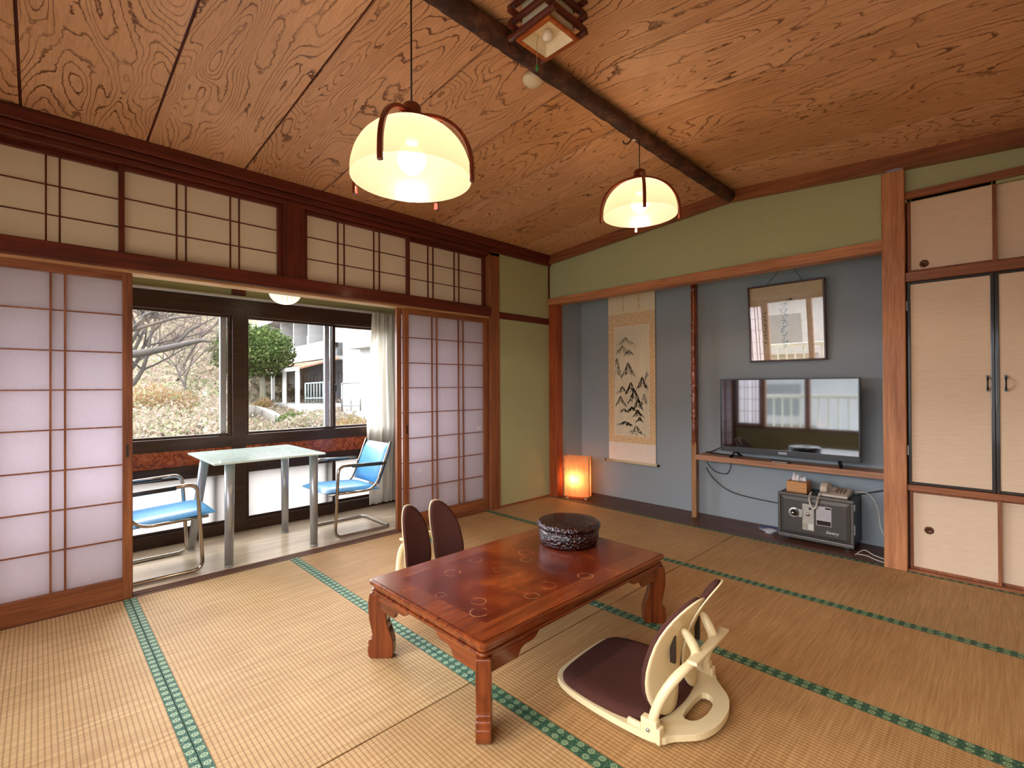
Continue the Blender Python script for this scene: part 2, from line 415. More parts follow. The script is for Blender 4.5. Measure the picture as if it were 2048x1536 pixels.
# ------------------------------------------------------------------ left wall (x = 0): doors, transoms
struct(B('wall_left', GREEN, -.1, 0, -.727, .0, -.02, 2.50, bevel=0), 'green plaster panel between door post and alcove corner')
struct(B('wall_left_return', GREEN, -.1, 0, .0, .1, -.02, 2.5, bevel=0), 'plaster return behind the alcove corner')
struct(B('trim_11', RED['y'], -.002, .012, -.727, 0, 1.808, 1.872, bevel=.003), 'narrow dark red rail across the green panel')
struct(B('baseboard_left', BROWN['y'], -.002, .008, -.727, 0, 0, .02, bevel=.001), 'thin skirting strip of the green panel')
struct(B('trim_12', BROWN['z'], -.115, .012, -.849, -.727, -.02, 2.45, bevel=.004), 'dark timber post beside the right paper door')
struct(B('trim_13', RED['z'], -.10, .008, -2.70, -2.555, 1.90, 2.43, bevel=.003), 'short dark post between the transom windows')
cr = MB().box(-.06, .055, YF-.1, .0, 2.463, 2.532).box(-.06, .035, YF-.1, .0, 2.425, 2.463).box(-.1, .012, YF-.1, -.727, 2.392, 2.425)
struct(cr.build('trim_14', RED['y'], bevel=.004), 'stepped dark red crown along the window side')
struct(B('trim_15', RED['y'], -.115, .030, YF-.1, -.849, 1.815, 1.903, bevel=.004), 'dark red lintel over the paper doors')
struct(B('trim_16', wood('lintel_underside', 'b08050', 'd0a070', 'y', .5), -.112, .0, YF-.1, -.849, 1.800, 1.815, bevel=.001), 'pale grooved underside of the lintel')
struct(B('wall_left_front_post', RED['z'], -.115, .012, YF-.12, YF+.0, -.02, 2.45, bevel=.003), 'post at the front end of the door wall')

def lattice(parent, x0, x1, ya, yb, za, zb, vs, hs, wood_, stile=.035, top=.04, bot=.04, pap=PAPER, kw=.009, hw=.007, paper_x=None):
    fr = MB()
    fr.box(x0, x1, ya, ya+stile, za, zb).box(x0, x1, yb-stile, yb, za, zb)
    fr.build('stiles', wood_['z'], parent, bevel=.002)
    MB().box(x0+.001, x1-.001, ya+stile, yb-stile, zb-top, zb).build('top_rail', wood_['y'], parent, bevel=.002)
    MB().box(x0+.001, x1-.001, ya+stile, yb-stile, za, za+bot).build('bottom_rail', wood_['y'], parent, bevel=.002)
    k = MB(); xm = x1-.010
    for v in vs: k.box(xm-.014, xm, v-kw/2, v+kw/2, za+bot, zb-top)
    for h in hs: k.box(xm-.014, xm-.003, ya+stile, yb-stile, h-hw/2, h+hw/2)
    k.build('lattice', wood_['z'], parent, bevel=.0008, seg=1)
    px = xm-.0155
    p_ = MB().box(px-.0006, px, ya+stile-.004, yb-stile+.004, za+bot-.004, zb-top+.004)
    p_.v = p_.v; 
    q = MB().add([(px, ya+stile-.004, za+bot-.004), (px, yb-stile+.004, za+bot-.004), (px, yb-stile+.004, zb-top+.004), (px, ya+stile-.004, zb-top+.004)], [(0, 1, 2, 3)])
    q.build('paper', pap, parent)
HS = [1.565, 1.357, 1.153, .948, .738, .534, .328]
def shoji(n, x0, x1, ya, yb, label, vs, pull):
    t = thing('door_%d' % n, label, None, ((x0+x1)/2, (ya+yb)/2, 0)); t['kind'] = 'structure'
    lattice(t, x0, x1, ya, yb, -.002, 1.806, vs, HS, BROWN, .042, .05, .118)
    if pull:
        B('door_pull', BLACKF, x1-.001, x1+.0012, pull-.006, pull+.006, .78, .85, t, bevel=.0005)
    return t
shoji(1, -.047, -.015, -4.395, -3.497, 'paper sliding door at the left edge, room side', [-3.826, -3.771, -4.12, -4.065], -3.518)
shoji(2, -.088, -.056, -4.30, -3.49, 'paper sliding door stacked behind the left one', [-3.82, -3.765, -4.05, -4.0], None)
shoji(3, -.047, -.015, -1.757, -.855, 'paper sliding door to the right of the opening, room side', [-1.476, -1.427, -1.192, -1.139], -1.735)
BT = paper('patch_paper', (.97, .96, .97), fac=.3)
for (py, pz) in ((-.948, .775), (-1.600, .462)):
    m = MB()
    for sg in (-1, 1):
        m.add([(-.0405+.0018, py, pz), (-.0387, py+sg*.014, pz+.028), (-.0387, py+sg*.026, pz+.012), (-.0387, py+sg*.018, pz-.006), (-.0387, py+sg*.013, pz-.020), (-.0387, py, pz-.010)], [(0, 1, 2, 3, 4, 5)])
    m.build('paper_patch', BT, bpy.data.objects['door_3'])
shoji(4, -.088, -.056, -1.80, -.86, 'paper sliding door stacked behind the right one', [-1.47, -1.42, -1.19, -1.14], None)


tr_h = [2.215, 2.061]
def transom(n, ya, yb, vs, x0, x1, label):
    t = thing('window_%d' % n, label, None, ((x0+x1)/2, (ya+yb)/2, 1.90)); t['kind'] = 'structure'
    lattice(t, x0, x1, ya, yb, 1.885, 2.392, vs, tr_h, RED, .026, .024, .024, PAPER2, .008, .006)
transom(1, -4.40, -3.525, [-3.842, -3.79, -4.12, -4.067], -.085, -.055, 'transom paper window at the far left under the ceiling')
transom(2, -3.555, -2.70, [-3.287, -3.241, -3.005, -2.955], -.045, -.015, 'transom paper window left of the short post')
transom(3, -2.556, -1.70, [-2.303, -2.255, -2.015, -1.968], -.045, -.015, 'transom paper window right of the short post')
transom(4, -1.73, -.85, [-1.487, -1.434, -1.205, -1.152], -.085, -.055, 'transom paper window above the right paper doors')

# ------------------------------------------------------------------ glazed verandah
WX = -1.03
struct(B('wall_verandah_upper', GREEN, WX-.1, WX, -4.6, .1, 1.88, 2.52, bevel=0), 'green plaster above the verandah window')
struct(B('wall_verandah_right', GREEN, WX-.1, WX, -1.25, .1, -.05, 1.95, bevel=0), 'green plaster right of the verandah window')
struct(B('wall_verandah_end', GREEN, -1.13, -.1, .0, .1, -.05, 2.52, bevel=0), 'end wall of the verandah behind the curtain')
struct(B('wall_verandah_front', GREEN, -1.13, -.1, -4.6, -4.5, -.05, 2.52, bevel=0), 'front end wall of the verandah')
struct(B('ceiling_verandah', wood('verandah_ceiling', 'a5854e', 'c0a468', 'y'), -1.13, -.06, -4.6, .1, 2.44, 2.50, bevel=0), 'board ceiling of the verandah')
struct(B('trim_17', RED['z'], WX-.004, WX+.012, -2.744, -2.640, 1.92, 2.44, bevel=.002), 'short red post above the window centre')
struct(MB().box(WX-.002, WX+.035, -4.5, -1.0, 1.888, 1.912).box(WX+.035, WX+.042, -4.5, -1.0, 1.893, 1.907).build('trim_18', plain('pale_rail', 'b8b0a4', .5), bevel=.002), 'pale curtain rail over the verandah window')
fr = MB()
fr.box(WX-.10, WX+.012, -4.5, -1.25, 1.75, 1.886)             # head
fr.box(WX-.10, WX+.012, -4.5, -1.25, .683, .775)              # sill
fr.box(WX-.10, WX+.012, -4.5, -1.25, .475, .558)              # head of low windows
fr.box(WX-.10, WX+.012, -4.5, -1.25, -.03, .072)
fr.box(WX-.10, WX+.014, -2.742, -2.643, 0, 1.82)
fr.box(WX-.10, WX+.012, -1.36, -1.25, 0, 1.82)
struct(fr.build('trim_19', DARKF, bevel=.004), 'dark brown frame of the verandah window')
bp = NT('burl_panel'); n = bp.noise(bp.coord((22, 22, 22)), 1, 6, .7, 1.5)
bp.col(bp.ramp(n, [(.35, lin('5c1c08')), (.5, lin('a84a1c')), (.7, lin('d07c40'))])); bp.rough(.25); B_ = bp.m
struct(B('trim_20', B_, WX-.06, WX-.004, -4.5, -1.36, .558, .683, bevel=0), 'red burl wood panel under the verandah window')
def sash(n, ya, yb, za, zb, x, label, pane=GLASS, fw=.028, silver=None):
    t = thing('window_%d' % n, label, None, (x, (ya+yb)/2, za)); t['kind'] = 'structure'
    m = MB().box(x-.012, x+.012, ya, ya+fw, za, zb).box(x-.012, x+.012, yb-fw, yb, za, zb)
    m.box(x-.0115, x+.0115, ya+fw, yb-fw, za, za+fw*.7).box(x-.0115, x+.0115, ya+fw, yb-fw, zb-fw*.7, zb)
    m.build('window_frame', DARKF, t, bevel=.002)
    MB().add([(x, ya+fw, za+.02), (x, yb-fw, za+.02), (x, yb-fw, zb-.02), (x, ya+fw, zb-.02)], [(0, 1, 2, 3)]).build('glass_pane', pane, t)
    if silver:
        B('screen_stile', SILVER, x-.05, x-.02, silver-.022, silver+.022, za+.01, zb-.01, t, bevel=.003)
    return t
sash(5, -4.50, -3.60, .775, 1.752, WX-.03, 'verandah window pane hidden behind the left paper door')
sash(6, -3.62, -2.742, .775, 1.752, WX-.02, 'verandah window pane showing the bare trees', silver=-2.795)
t7 = sash(7, -2.643, -1.868, .775, 1.752, WX-.02, 'verandah window pane showing the green tree', silver=-1.935)
t8 = sash(8, -1.90, -1.36, .775, 1.752, WX-.055, 'narrow verandah window pane beside the curtain')
B('window_latch', BLACKF, WX-.008, WX+.012, -1.885, -1.865, 1.12, 1.19, t7, bevel=.003)
sash(9, -4.50, -3.60, .072, .478, WX-.03, 'low frosted window behind the left paper door', FROST)
sash(10, -3.62, -2.742, .072, .478, WX-.02, 'low frosted window behind the left blue chair', FROST, silver=-2.86)
sash(11, -2.643, -1.868, .072, .478, WX-.02, 'low frosted window behind the glass table', FROST, silver=-1.95)
sash(12, -1.90, -1.36, .072, .478, WX-.055, 'low frosted window behind the right blue chair', FROST)

# ------------------------------------------------------------------ front side behind the camera: window wall and balcony
FY = YF-.06
struct(MB().box(-.1, RX+.1, FY-.1, FY, -.05, .44).box(-.1, RX+.1, FY-.1, FY, 1.80, 2.60).box(-.1, .03, FY-.1, FY, .44, 1.8).build('wall_front', GREEN, bevel=0), 'green plaster wall around the balcony window')
for i, xx in enumerate((.46, 1.13, 2.45, 3.72)):
    struct(B('trim_%d' % (21+i), ORANGE['z'], xx-.035, xx+.035, FY-.08, FY+.01, .44, 1.8, bevel=.003), 'timber mullion of the balcony window')
struct(MB().box(0, RX, FY-.02, FY+.02, 1.79, 1.86).box(0, RX, FY-.02, FY+.02, .41, .46).build('trim_25', BROWN['x'], bevel=.003), 'rails above and below the balcony window')
t = thing('door_5', 'paper sliding panel at the corner of the balcony window', None, (.24, FY+.02, .46)); t['kind'] = 'structure'
m = MB().box(.03, .06, FY-.01, FY+.015, .46, 1.79).box(.40, .43, FY-.01, FY+.015, .46, 1.79).box(.06, .4, FY-.01, FY+.015, .46, .5).box(.06, .4, FY-.01, FY+.015, 1.75, 1.79)
for v in (.16, .21, .29, .34): m.box(v-.004, v+.004, FY-.002, FY+.012, .5, 1.75)
for k in range(1, 6): m.box(.06, .4, FY-.002, FY+.01, .5+k*.208-.004, .5+k*.208+.004)
m.build('frame', BROWN['z'], t, bevel=.001)
MB().add([(.06, FY-.004, .5), (.4, FY-.004, .5), (.4, FY-.004, 1.75), (.06, FY-.004, 1.75)], [(0, 1, 2, 3)]).build('paper', PAPER, t)
t = thing('window_13', 'wide balcony window', None, (2.1, FY-.05, .46)); t['kind'] = 'structure'
for xa, xb in ((.5, 1.10), (1.16, 2.41), (2.49, 3.68)):
    MB().add([(xa, FY-.05, .46), (xb, FY-.05, .46), (xb, FY-.05, 1.79), (xa, FY-.05, 1.79)], [(0, 1, 2, 3)]).build('glass_pane', GLASS, t)
struct(B('wall_right', plain('cream_plaster', 'd8c9a8', .9, spec=.1, nscale=150), RX, RX+.1, FY-.1, .6, -.05, 2.6, bevel=0), 'plain plaster wall at the right of the room')
struct(B('floor_balcony', plain('balcony_concrete', 'b8b4ac', .9), -.3, 4.2, -5.6, FY-.1, -.15, -.04, bevel=0), 'concrete balcony floor')
t = thing('balcony_railing', 'pale metal railing along the balcony behind the room', 'railing', (2, -5.5, -.04))
WHITE = plain('white_paint', 'd8dad8', .5)
MB().box(-.2, 4.2, -5.53, -5.47, .92, .98).box(-.2, 4.2, -5.515, -5.485, .08, .12).build('rail', WHITE, t, bevel=.004)
for i in range(30):
    MB().box(-.15+i*.148, -.125+i*.148, -5.512, -5.488, -.04, .93).build('baluster', WHITE, t, bevel=.002)

# ------------------------------------------------------------------ outdoors
def gz(x, y):
    d = Vector((x, y, 0))-CP; tt = d.dot(F0); rr = d.dot(R0)
    a = rr/max(tt, 1)
    hill = max(0, min(1, (-.50-a)/.12)); hill = hill*hill*(3-2*hill)
    base = -.45 + .07*max(0, tt-12)
    if tt > 30: base += (tt-30)*.25
    h2 = -.35 + .10*max(0, tt-11) + .34*max(0, tt-20)
    n = noise.noise(Vector((x*.35, y*.35, 0)))*.35*min(1, max(0, (tt-8)/8))
    return base*(1-hill)+h2*hill+n
ALBEDO[0] = .42; ALBEDO[1] = .22      # outdoor colours darkened against the bright exposure, greyed for a washed-out haze
def grass_mat():
    t = NT('dry_grass_slope'); v = t.coord(rnd=False)
    a = t.noise(v, 1.3, 6, .7); b = t.noise(v, 9, 4, .7)
    c = t.ramp(a, [(.3, lin('8a9466')), (.45, lin('a8a280')), (.55, lin('bca694')), (.7, lin('ac9490'))])
    c = t.mix(1, c, t.ramp(b, [(.35, (.55, .55, .5, 1)), (.65, (1.1, 1.1, 1.05, 1))]), 'MULTIPLY')
    t.col(c); t.rough(1); t.b.inputs['Specular IOR Level'].default_value = 0; return t.m
mb = MB()
mb.grid(lambda u, v: Vector((-1.5-(u**1.6)*75, -26+v*60, gz(-1.5-(u**1.6)*75, -26+v*60)-(.0 if u > .02 else .0))), 110, 110)
struct(mb.build('ground', grass_mat(), loc=(-30, 0, -.5)), 'dry grassy slope outside the verandah window')
struct(B('ground_front', plain('street_grey', '9a9a98', .95), -20, 40, -60, -5.6, -3.2, -3.0, bevel=0), 'paved ground below the balcony')

def leafmat(name, stops):
    t = NT(name); g = t.new('ShaderNodeNewGeometry')
    c = t.ramp(g.outputs['Random Per Island'], [(p_, lin(c_)) for p_, c_ in stops])
    d = t.new('ShaderNodeBsdfDiffuse'); tr = t.new('ShaderNodeBsdfTranslucent'); mx = t.new('ShaderNodeMixShader'); mx.inputs[0].default_value = .3
    t.link(c, d.inputs[0]); t.link(c, tr.inputs[0]); t.link(d.outputs[0], mx.inputs[1]); t.link(tr.outputs[0], mx.inputs[2]); t.link(mx.outputs[0], t.out.inputs[0])
    return t.m
DRY = leafmat('dry_brush_leaves', [(0, 'a8968a'), (.2, 'b8aa8c'), (.4, '8f9c66'), (.55, 'c4a89c'), (.7, 'bc9684'), (.85, 'd4c8b0'), (1, '7c8c58')])
LEAF = leafmat('evergreen_leaves', [(0, '2e4a20'), (.4, '4c6a30'), (.7, '6d8a42'), (1, '9aa858')])
PINK = leafmat('pinkish_twigs', [(0, '8e7670'), (.5, 'a58c84'), (1, 'b49c90')])
BARK = plain('grey_bark', '4a423c', .95, var=.3, nscale=12, bump=.5, bd=.01)
TRUNK = plain('pale_trunk', '9b9578', .95, var=.15, nscale=9)
def leaf(mb, p, s_, rnd):
    a = Vector((rnd.gauss(0, 1), rnd.gauss(0, 1), rnd.gauss(0, 1))).normalized()
    b = a.cross(Vector((rnd.gauss(0, 1), rnd.gauss(0, 1), rnd.gauss(0, 1)))).normalized()
    mb.add([p-a*s_, p-b*s_*.45, p+a*s_, p+b*s_*.45], [(0, 1, 2, 3)])
rnd = random.Random(3)
# countless dry grass and brush over the slope
mb = MB()
for i in range(60000):
    tt = 9+rnd.random()**1.4*34; a = -.86+rnd.random()*.72
    p = CP+F0*tt+R0*(a*tt)
    if p.x > -2.2: continue
    if -.55 < a and tt < 15.2 and a < -.46: continue
    z = gz(p.x, p.y); s_ = .022+.0026*tt
    hgt = rnd.random()**2*(.22 if a > -.56 else .9)
    leaf(mb, Vector((p.x, p.y, z+hgt)), s_*(.6+rnd.random()), rnd)
mb.build('brush', DRY, recalc=False)
tag(bpy.data.objects['brush'], 'dry pinkish and straw coloured brush covering the slope outside', 'brush', kind='stuff')
# bare trees and shrubs
def branch(mb, p, d, L, r_, lvl, rnd, tw):
    pts = [p.copy()]; rads = [r_]; n = 5; q = p.copy(); dd = d.copy()
    for i in range(n):
        dd = (dd+Vector((rnd.gauss(0, .16), rnd.gauss(0, .16), rnd.gauss(.03, .12)))).normalized()
        q = q+dd*(L/n); pts.append(q.copy()); rads.append(r_*(1-.62*(i+1)/n))
        if lvl > 0 and i >= 1:
            for _ in range(2 if lvl > 1 else 2):
                nd = (dd+Vector((rnd.gauss(0, .7), rnd.gauss(0, .7), rnd.gauss(.1, .45)))).normalized()
                branch(mb, q, nd, L*(.5+.25*rnd.random()), rads[-1]*.6, lvl-1, rnd, tw)
    (mb if lvl > 0 or tw is None else tw).tube(pts, rads, seg=5 if lvl > 1 else 3, caps=False)
def bare_tree(x, y, h, r_, seed, label, lean=(0, 0, 1), lvl=4):
    rn = random.Random(seed); z = gz(x, y)-.1
    t = thing('bare_tree', label, 'tree', (x, y, z), 'bare winter trees on the slope')
    mb = MB(); tw = MB()
    branch(mb, Vector((x, y, z)), Vector(lean).normalized(), h, r_, lvl, rn, tw)
    mb.build('trunk', BARK, t, recalc=False); tw.build('twigs', PINK, t, recalc=False)
bare_tree(-11.9, -2.45, 3.6, .15, 11, 'big bare tree with a grey trunk at the left edge of the window', (.05, .1, 1), 4)
bare_tree(-17.5, .2, 2.6, .055, 5, 'small bare tree with pinkish twigs spreading low on the slope')
bare_tree(-23.0, .6, 4.0, .06, 8, 'bare tree high on the slope behind the low pinkish one')
bare_tree(-19.0, -3.0, 4.0, .06, 21, 'bare tree on the slope behind the big grey trunk')
bare_tree(-24.0, 3.4, 4.2, .06, 23, 'bare tree on the slope just left of the green tree')
# long limb of the near tree reaching into the view
tl = bpy.data.objects['bare_tree']
mb = MB()
def PX(u, v, t_): return CP+(FW+RT*((u-1024)/967.14)-UP*((v-768)/967.14))*t_
limb = [PX(240, 712, 12), PX(290, 705, 12), PX(345, 694, 11.8), PX(400, 681, 11.7), PX(425, 683, 11.6)]
mb.tube(limb, [.11, .09, .075, .05, .02], seg=7)
mb.tube([limb[2], PX(380, 660, 12.4), PX(430, 635, 12.8)], [.04, .03, .012], seg=5)
mb.tube([PX(250, 665, 12), PX(300, 650, 12.2), PX(350, 636, 12.4), PX(400, 632, 12.6)], [.05, .04, .03, .012], seg=5)
mb.tube([PX(262, 660, 11.5), PX(285, 640, 11.6), PX(290, 630, 11.6), PX(310, 622, 11.6)], [.05, .045, .04, .03], seg=5)
mb.build('limb', BARK, tl, recalc=False)
# evergreen
t = thing('evergreen_tree', 'round leafy green tree on a pale trunk in front of the hotel', 'tree', (-20.28, 3.42, .4))
MB().tube([(-20.28, 3.42, .2), (-20.30, 3.44, .9), (-20.33, 3.42, 1.6), (-20.4, 3.36, 2.3)], [.2, .13, .12, .09], seg=9).build('trunk', TRUNK, t)
mb = MB(); cc = Vector((-20.55, 3.15, 2.78))
for i in range(12000):
    d = Vector((rnd.gauss(0, 1), rnd.gauss(0, 1), rnd.gauss(0, 1))).normalized(); k = rnd.random()**.35
    b_ = 1+.22*noise.noise(d*2.4)+.1*noise.noise(d*6)
    leaf(mb, cc+Vector((d.x*1.72, d.y*1.72, d.z*1.22))*k*b_, .05+.05*rnd.random(), rnd)
mb.build('crown', LEAF, t, recalc=False)
def shrub(p, r_, n, mat, label, hh=.8, name='shrub'):
    mb = MB()
    for i in range(int(n*1.8)):
        d = Vector((rnd.gauss(0, 1), rnd.gauss(0, 1), abs(rnd.gauss(0, 1)))).normalized(); k = rnd.random()**.5
        b_ = 1+.3*noise.noise(d*2+Vector(p))
        leaf(mb, Vector(p)+Vector((d.x*r_, d.y*r_, d.z*r_*hh))*k*b_, .03+.03*rnd.random(), rnd)
    mb.build(name, mat, recalc=False, loc=p)
    tag(bpy.data.objects[name] if name in bpy.data.objects else None, None)
    return COL.objects[-1]
RUST = leafmat('rusty_leaves', [(0, '8a6a3a'), (.5, 'c09060'), (1, '8f9450')])
for (u, v, t_, r_, n, m_, lb) in ((700, 835, 12, .75, 1800, RUST, 'rusty orange shrub right of the window mullion'),
                             (605, 850, 12.5, .8, 1800, DRY, 'pale straw coloured shrub below the light blue railing'),
                             (645, 835, 13.5, .8, 1500, DRY, 'dry shrub between the orange shrub and the straw one'),
                             (585, 815, 16, .5, 900, LEAF, 'small green shrub at the foot of the hotel wall'),
                             (527, 812, 19.5, .4, 500, RUST, 'rusty tuft at the foot of the green tree'),
                             (415, 800, 21, 1.1, 1600, LEAF, 'green bush on the slope under the pinkish tree'),
                             (310, 800, 15, 1.3, 2200, RUST, 'orange brush beside the grey trunk'),
                             (330, 850, 11, 1.0, 2200, DRY, 'straw brush low in the left window'),
                             (430, 862, 11.5, .8, 1500, DRY, 'straw brush at the foot of the left window near the mullion')):
    p = PX(u, v, t_); p.z = min(p.z, gz(p.x, p.y)+.25)
    o = shrub(p, r_, n, m_, lb); tag(o, lb, 'shrub', 'shrubs outside the verandah window')
# path and curved kerb
CONC = plain('weathered_concrete', 'a8a298', .95, var=.15, nscale=3)
def gp(u, v):
    d = FW+RT*((u-1024)/967.14)-UP*((v-768)/967.14)
    k = 5.0
    while k < 40:
        p = CP+d*k
        if p.z <= gz(p.x, p.y): return Vector((p.x, p.y, gz(p.x, p.y)))
        k += .1
    return CP+d*20
ks = [gp(*q) for q in ((590, 880), (566, 862), (548, 848), (530, 838), (505, 832), (480, 834))]
mb = MB(); mb.tube([p+Vector((0, 0, .12)) for p in ks], .1, rect=(.25, .5), up=(0, 0, 1))
mb.build('concrete_kerb', CONC); tag(COL.objects[-1], 'curved concrete kerb of the channel outside the window', 'kerb')
pa = [gp(*q) for q in ((400, 824), (440, 824), (480, 828), (470, 850), (440, 840), (405, 828))]
mb = MB().add([p+Vector((0, 0, .06)) for p in pa]+[p+Vector((0, 0, -.05)) for p in pa], [tuple(range(6)), tuple(range(11, 5, -1))]+[(i, (i+1) % 6, (i+1) % 6+6, i+6) for i in range(6)])
struct(mb.build('path', CONC), 'pale concrete path crossing the slope')
p = gp(410, 806)
t = thing('bollard', 'short white post beside the concrete path', 'post', p)
MB().lathe([(.0, 0), (.11, 0), (.09, .08), (.08, .55), (.06, .62), (0, .64)], p, seg=10).build('post', WHITE, t)

# hotel wing: local X runs along the facade toward the viewer's right
HW = plain('hotel_render', 'e4e4e2', .9, var=.04, nscale=2)
HSH = plain('hotel_soffit', 'b0aca6', .9)
HG = plain('hotel_window_glass', 'a4aaac', .15, spec=.8)
HO = plain('orange_roof_tiles', 'b8804c', .85, var=.25, nscale=14)
HWd = plain('hotel_shutter', '9a7240', .8)
LB = plain('pale_blue_paint', '9cc4c4', .5)
P1 = Vector((-36.17, 7.2, 0)); P2 = Vector((-18.05, 5.69, 0)); L_ = (P2-P1).length
hx = (P2-P1).normalized(); hy = Vector((0, 0, 1)).cross(hx)      # hy points away from the viewer
if hy.dot(FW) < 0: hy = -hy
def HB(mb, x0, x1, y0, y1, z0, z1):
    T = Matrix(((hx.x, hy.x, 0, P1.x), (hx.y, hy.y, 0, P1.y), (0, 0, 1, 0), (0, 0, 0, 1)))
    return mb.box(x0, x1, y0, y1, z0, z1, T)
t = thing('hotel_wing', 'white two storey hotel wing with balconies and an orange tiled porch roof', 'building', ((P1+P2)/2).to_tuple())
mb = MB(); HB(mb, -1, L_, 1.3, 6, -.3, 5.1); mb.build('wall', HW, t)
mb = MB(); HB(mb, -1, L_+.3, -.4, 6, 5.05, 5.3); mb.build('roof', HW, t)
mb = MB(); HB(mb, -1, L_, 0, 1.35, 2.45, 2.62); mb.build('balcony_floor', HSH, t)
mb = MB(); HB(mb, -1, L_, -.08, .04, 2.5, 3.35); mb.build('parapet', HW, t, bevel=.01)
for i in range(7):
    x = L_-.9-i*2.6
    mb = MB(); HB(mb, x-1.9, x-.1, 1.24, 1.34, 2.7, 4.6); w = mb.build('window', HG, t)
    mb = MB(); HB(mb, x-2.3, x-1.8, 1.1, 1.3, 3.3, 4.7); mb.build('shutter', HWd, t)
    mb = MB(); HB(mb, x-1.4, x-.75, .35, .7, 3.35, 3.95); mb.build('air_conditioner', plain('air_con_%d' % i, 'c8c8c2', .6) if i == 0 else bpy.data.materials['air_con_0'], t, bevel=.02)
    mb = MB(); HB(mb, x-.12, x+.02, .02, 1.3, 3.3, 5.05); mb.build('partition', HW, t)
# lower porch
mb = MB(); T = Matrix(((hx.x, hy.x, 0, P1.x), (hx.y, hy.y, 0, P1.y), (0, 0, 1, 0), (0, 0, 0, 1)))
mb.add([T @ Vector(v) for v in ((L_-9, -1.6, 2.02), (L_+.5, -1.6, 2.02), (L_+.5, .1, 2.5), (L_-9, .1, 2.5), (L_-9, -1.6, 1.94), (L_+.5, -1.6, 1.94), (L_+.5, .1, 2.42), (L_-9, .1, 2.42))],
       [(0, 1, 2, 3), (4, 7, 6, 5), (0, 4, 5, 1), (1, 5, 6, 2), (2, 6, 7, 3), (3, 7, 4, 0)])
mb.build('porch_roof', HO, t)
mb = MB(); HB(mb, L_-9, L_+.5, -1.68, -1.58, 1.88, 2.04); mb.build('gutter', WHITE, t)
for i in range(5):
    x = L_-.3-i*2.1
    mb = MB(); HB(mb, x-.08, x+.08, -1.5, -1.35, .1, 1.95); mb.build('porch_post', WHITE, t)
mb = MB()
for i in range(14): HB(mb, L_-9+i*.65, L_-9+i*.65+.5, 1.2, 1.32, .4, 1.9)
mb.build('porch_windows', HG, t)
mb = MB(); HB(mb, L_-10, L_+1, -1.6, 1.4, -.5, .42); mb.build('porch_base', HW, t)
# near annex: big white wall with window hoods
t = thing('hotel_annex', 'big white hotel annex wall with window hoods beside the curtain', 'building', (-12, 5.5, 0))
ax = Vector((-14.02, 4.3, 0)); bx_ = Vector((-9.3, 4.5, 0)); dx = (bx_-ax).normalized(); dy = Vector((0, 0, 1)).cross(dx)
T = Matrix(((dx.x, dy.x, 0, ax.x), (dx.y, dy.y, 0, ax.y), (0, 0, 1, 0), (0, 0, 0, 1)))
MB().box(0, 8, 0, 5, -1, 7, T).build('wall', HW, t)
MB().box(1.2, 3.0, -.45, .02, 2.5, 3.1, T).build('hood', HW, t, bevel=.02)
MB().box(1.3, 2.9, -.03, .02, .9, 2.5, T).build('window', plain('pale_shutter', 'cfcfca', .8), t)
MB().box(.3, 3.6, -.7, .02, 3.5, 3.65, T).build('canopy', HW, t, bevel=.01)
t = thing('garden_railing', 'light blue metal railing in front of the hotel porch', 'railing', (-13, 3, -.1))
def railing(t, pa_, pb_, h, n, mat, r_=.022, pn='baluster'):
    d = pb_-pa_
    MB().tube([pa_+Vector((0, 0, h)), pb_+Vector((0, 0, h))], r_, seg=6).tube([pa_+Vector((0, 0, .15)), pb_+Vector((0, 0, .15))], r_*.8, seg=6).build('rail', mat, t)
    for i in range(n+1):
        q = pa_+d*(i/n); MB().tube([q, q+Vector((0, 0, h))], r_*(1 if i in (0, n) else .55), seg=6).build(pn, mat, t)
ra = PX(611, 806, 15.5); rb = PX(665, 806, 14.2); railing(t, ra, rb, .62, 9, LB)
t = thing('steel_railing', 'grey steel railing at the foot of the white annex wall', 'railing', (-11, 3, -.1))
ra = PX(684, 822, 13.2); rb = PX(721, 822, 12.6); railing(t, ra, rb, .75, 2, STEEL)
ALBEDO[0] = 1.0; ALBEDO[1] = 0.0
# houses seen only in the reflections, across the street below the balcony
t = thing('neighbour_house', 'pale house with a tiled roof across from the balcony', 'building', (1, -17, -3))
MB().box(-9, 10, -22, -16, -3, 2.1).build('wall', HW, t)
mb = MB().add([(-9.6, -15.4, 2.0), (10.6, -15.4, 2.0), (10.6, -22.6, 2.0), (-9.6, -22.6, 2.0), (-7, -19, 4.0), (8, -19, 4.0)], [(0, 1, 5, 4), (1, 2, 5), (2, 3, 4, 5), (3, 0, 4), (0, 3, 2, 1)])
mb.build('roof', plain('grey_roof_tiles', '8a8d90', .7, var=.3, nscale=10), t)
for i in range(5): MB().box(-7+i*3.4, -5.4+i*3.4, -16.06, -15.98, .0, 1.2).build('window', HG, t)

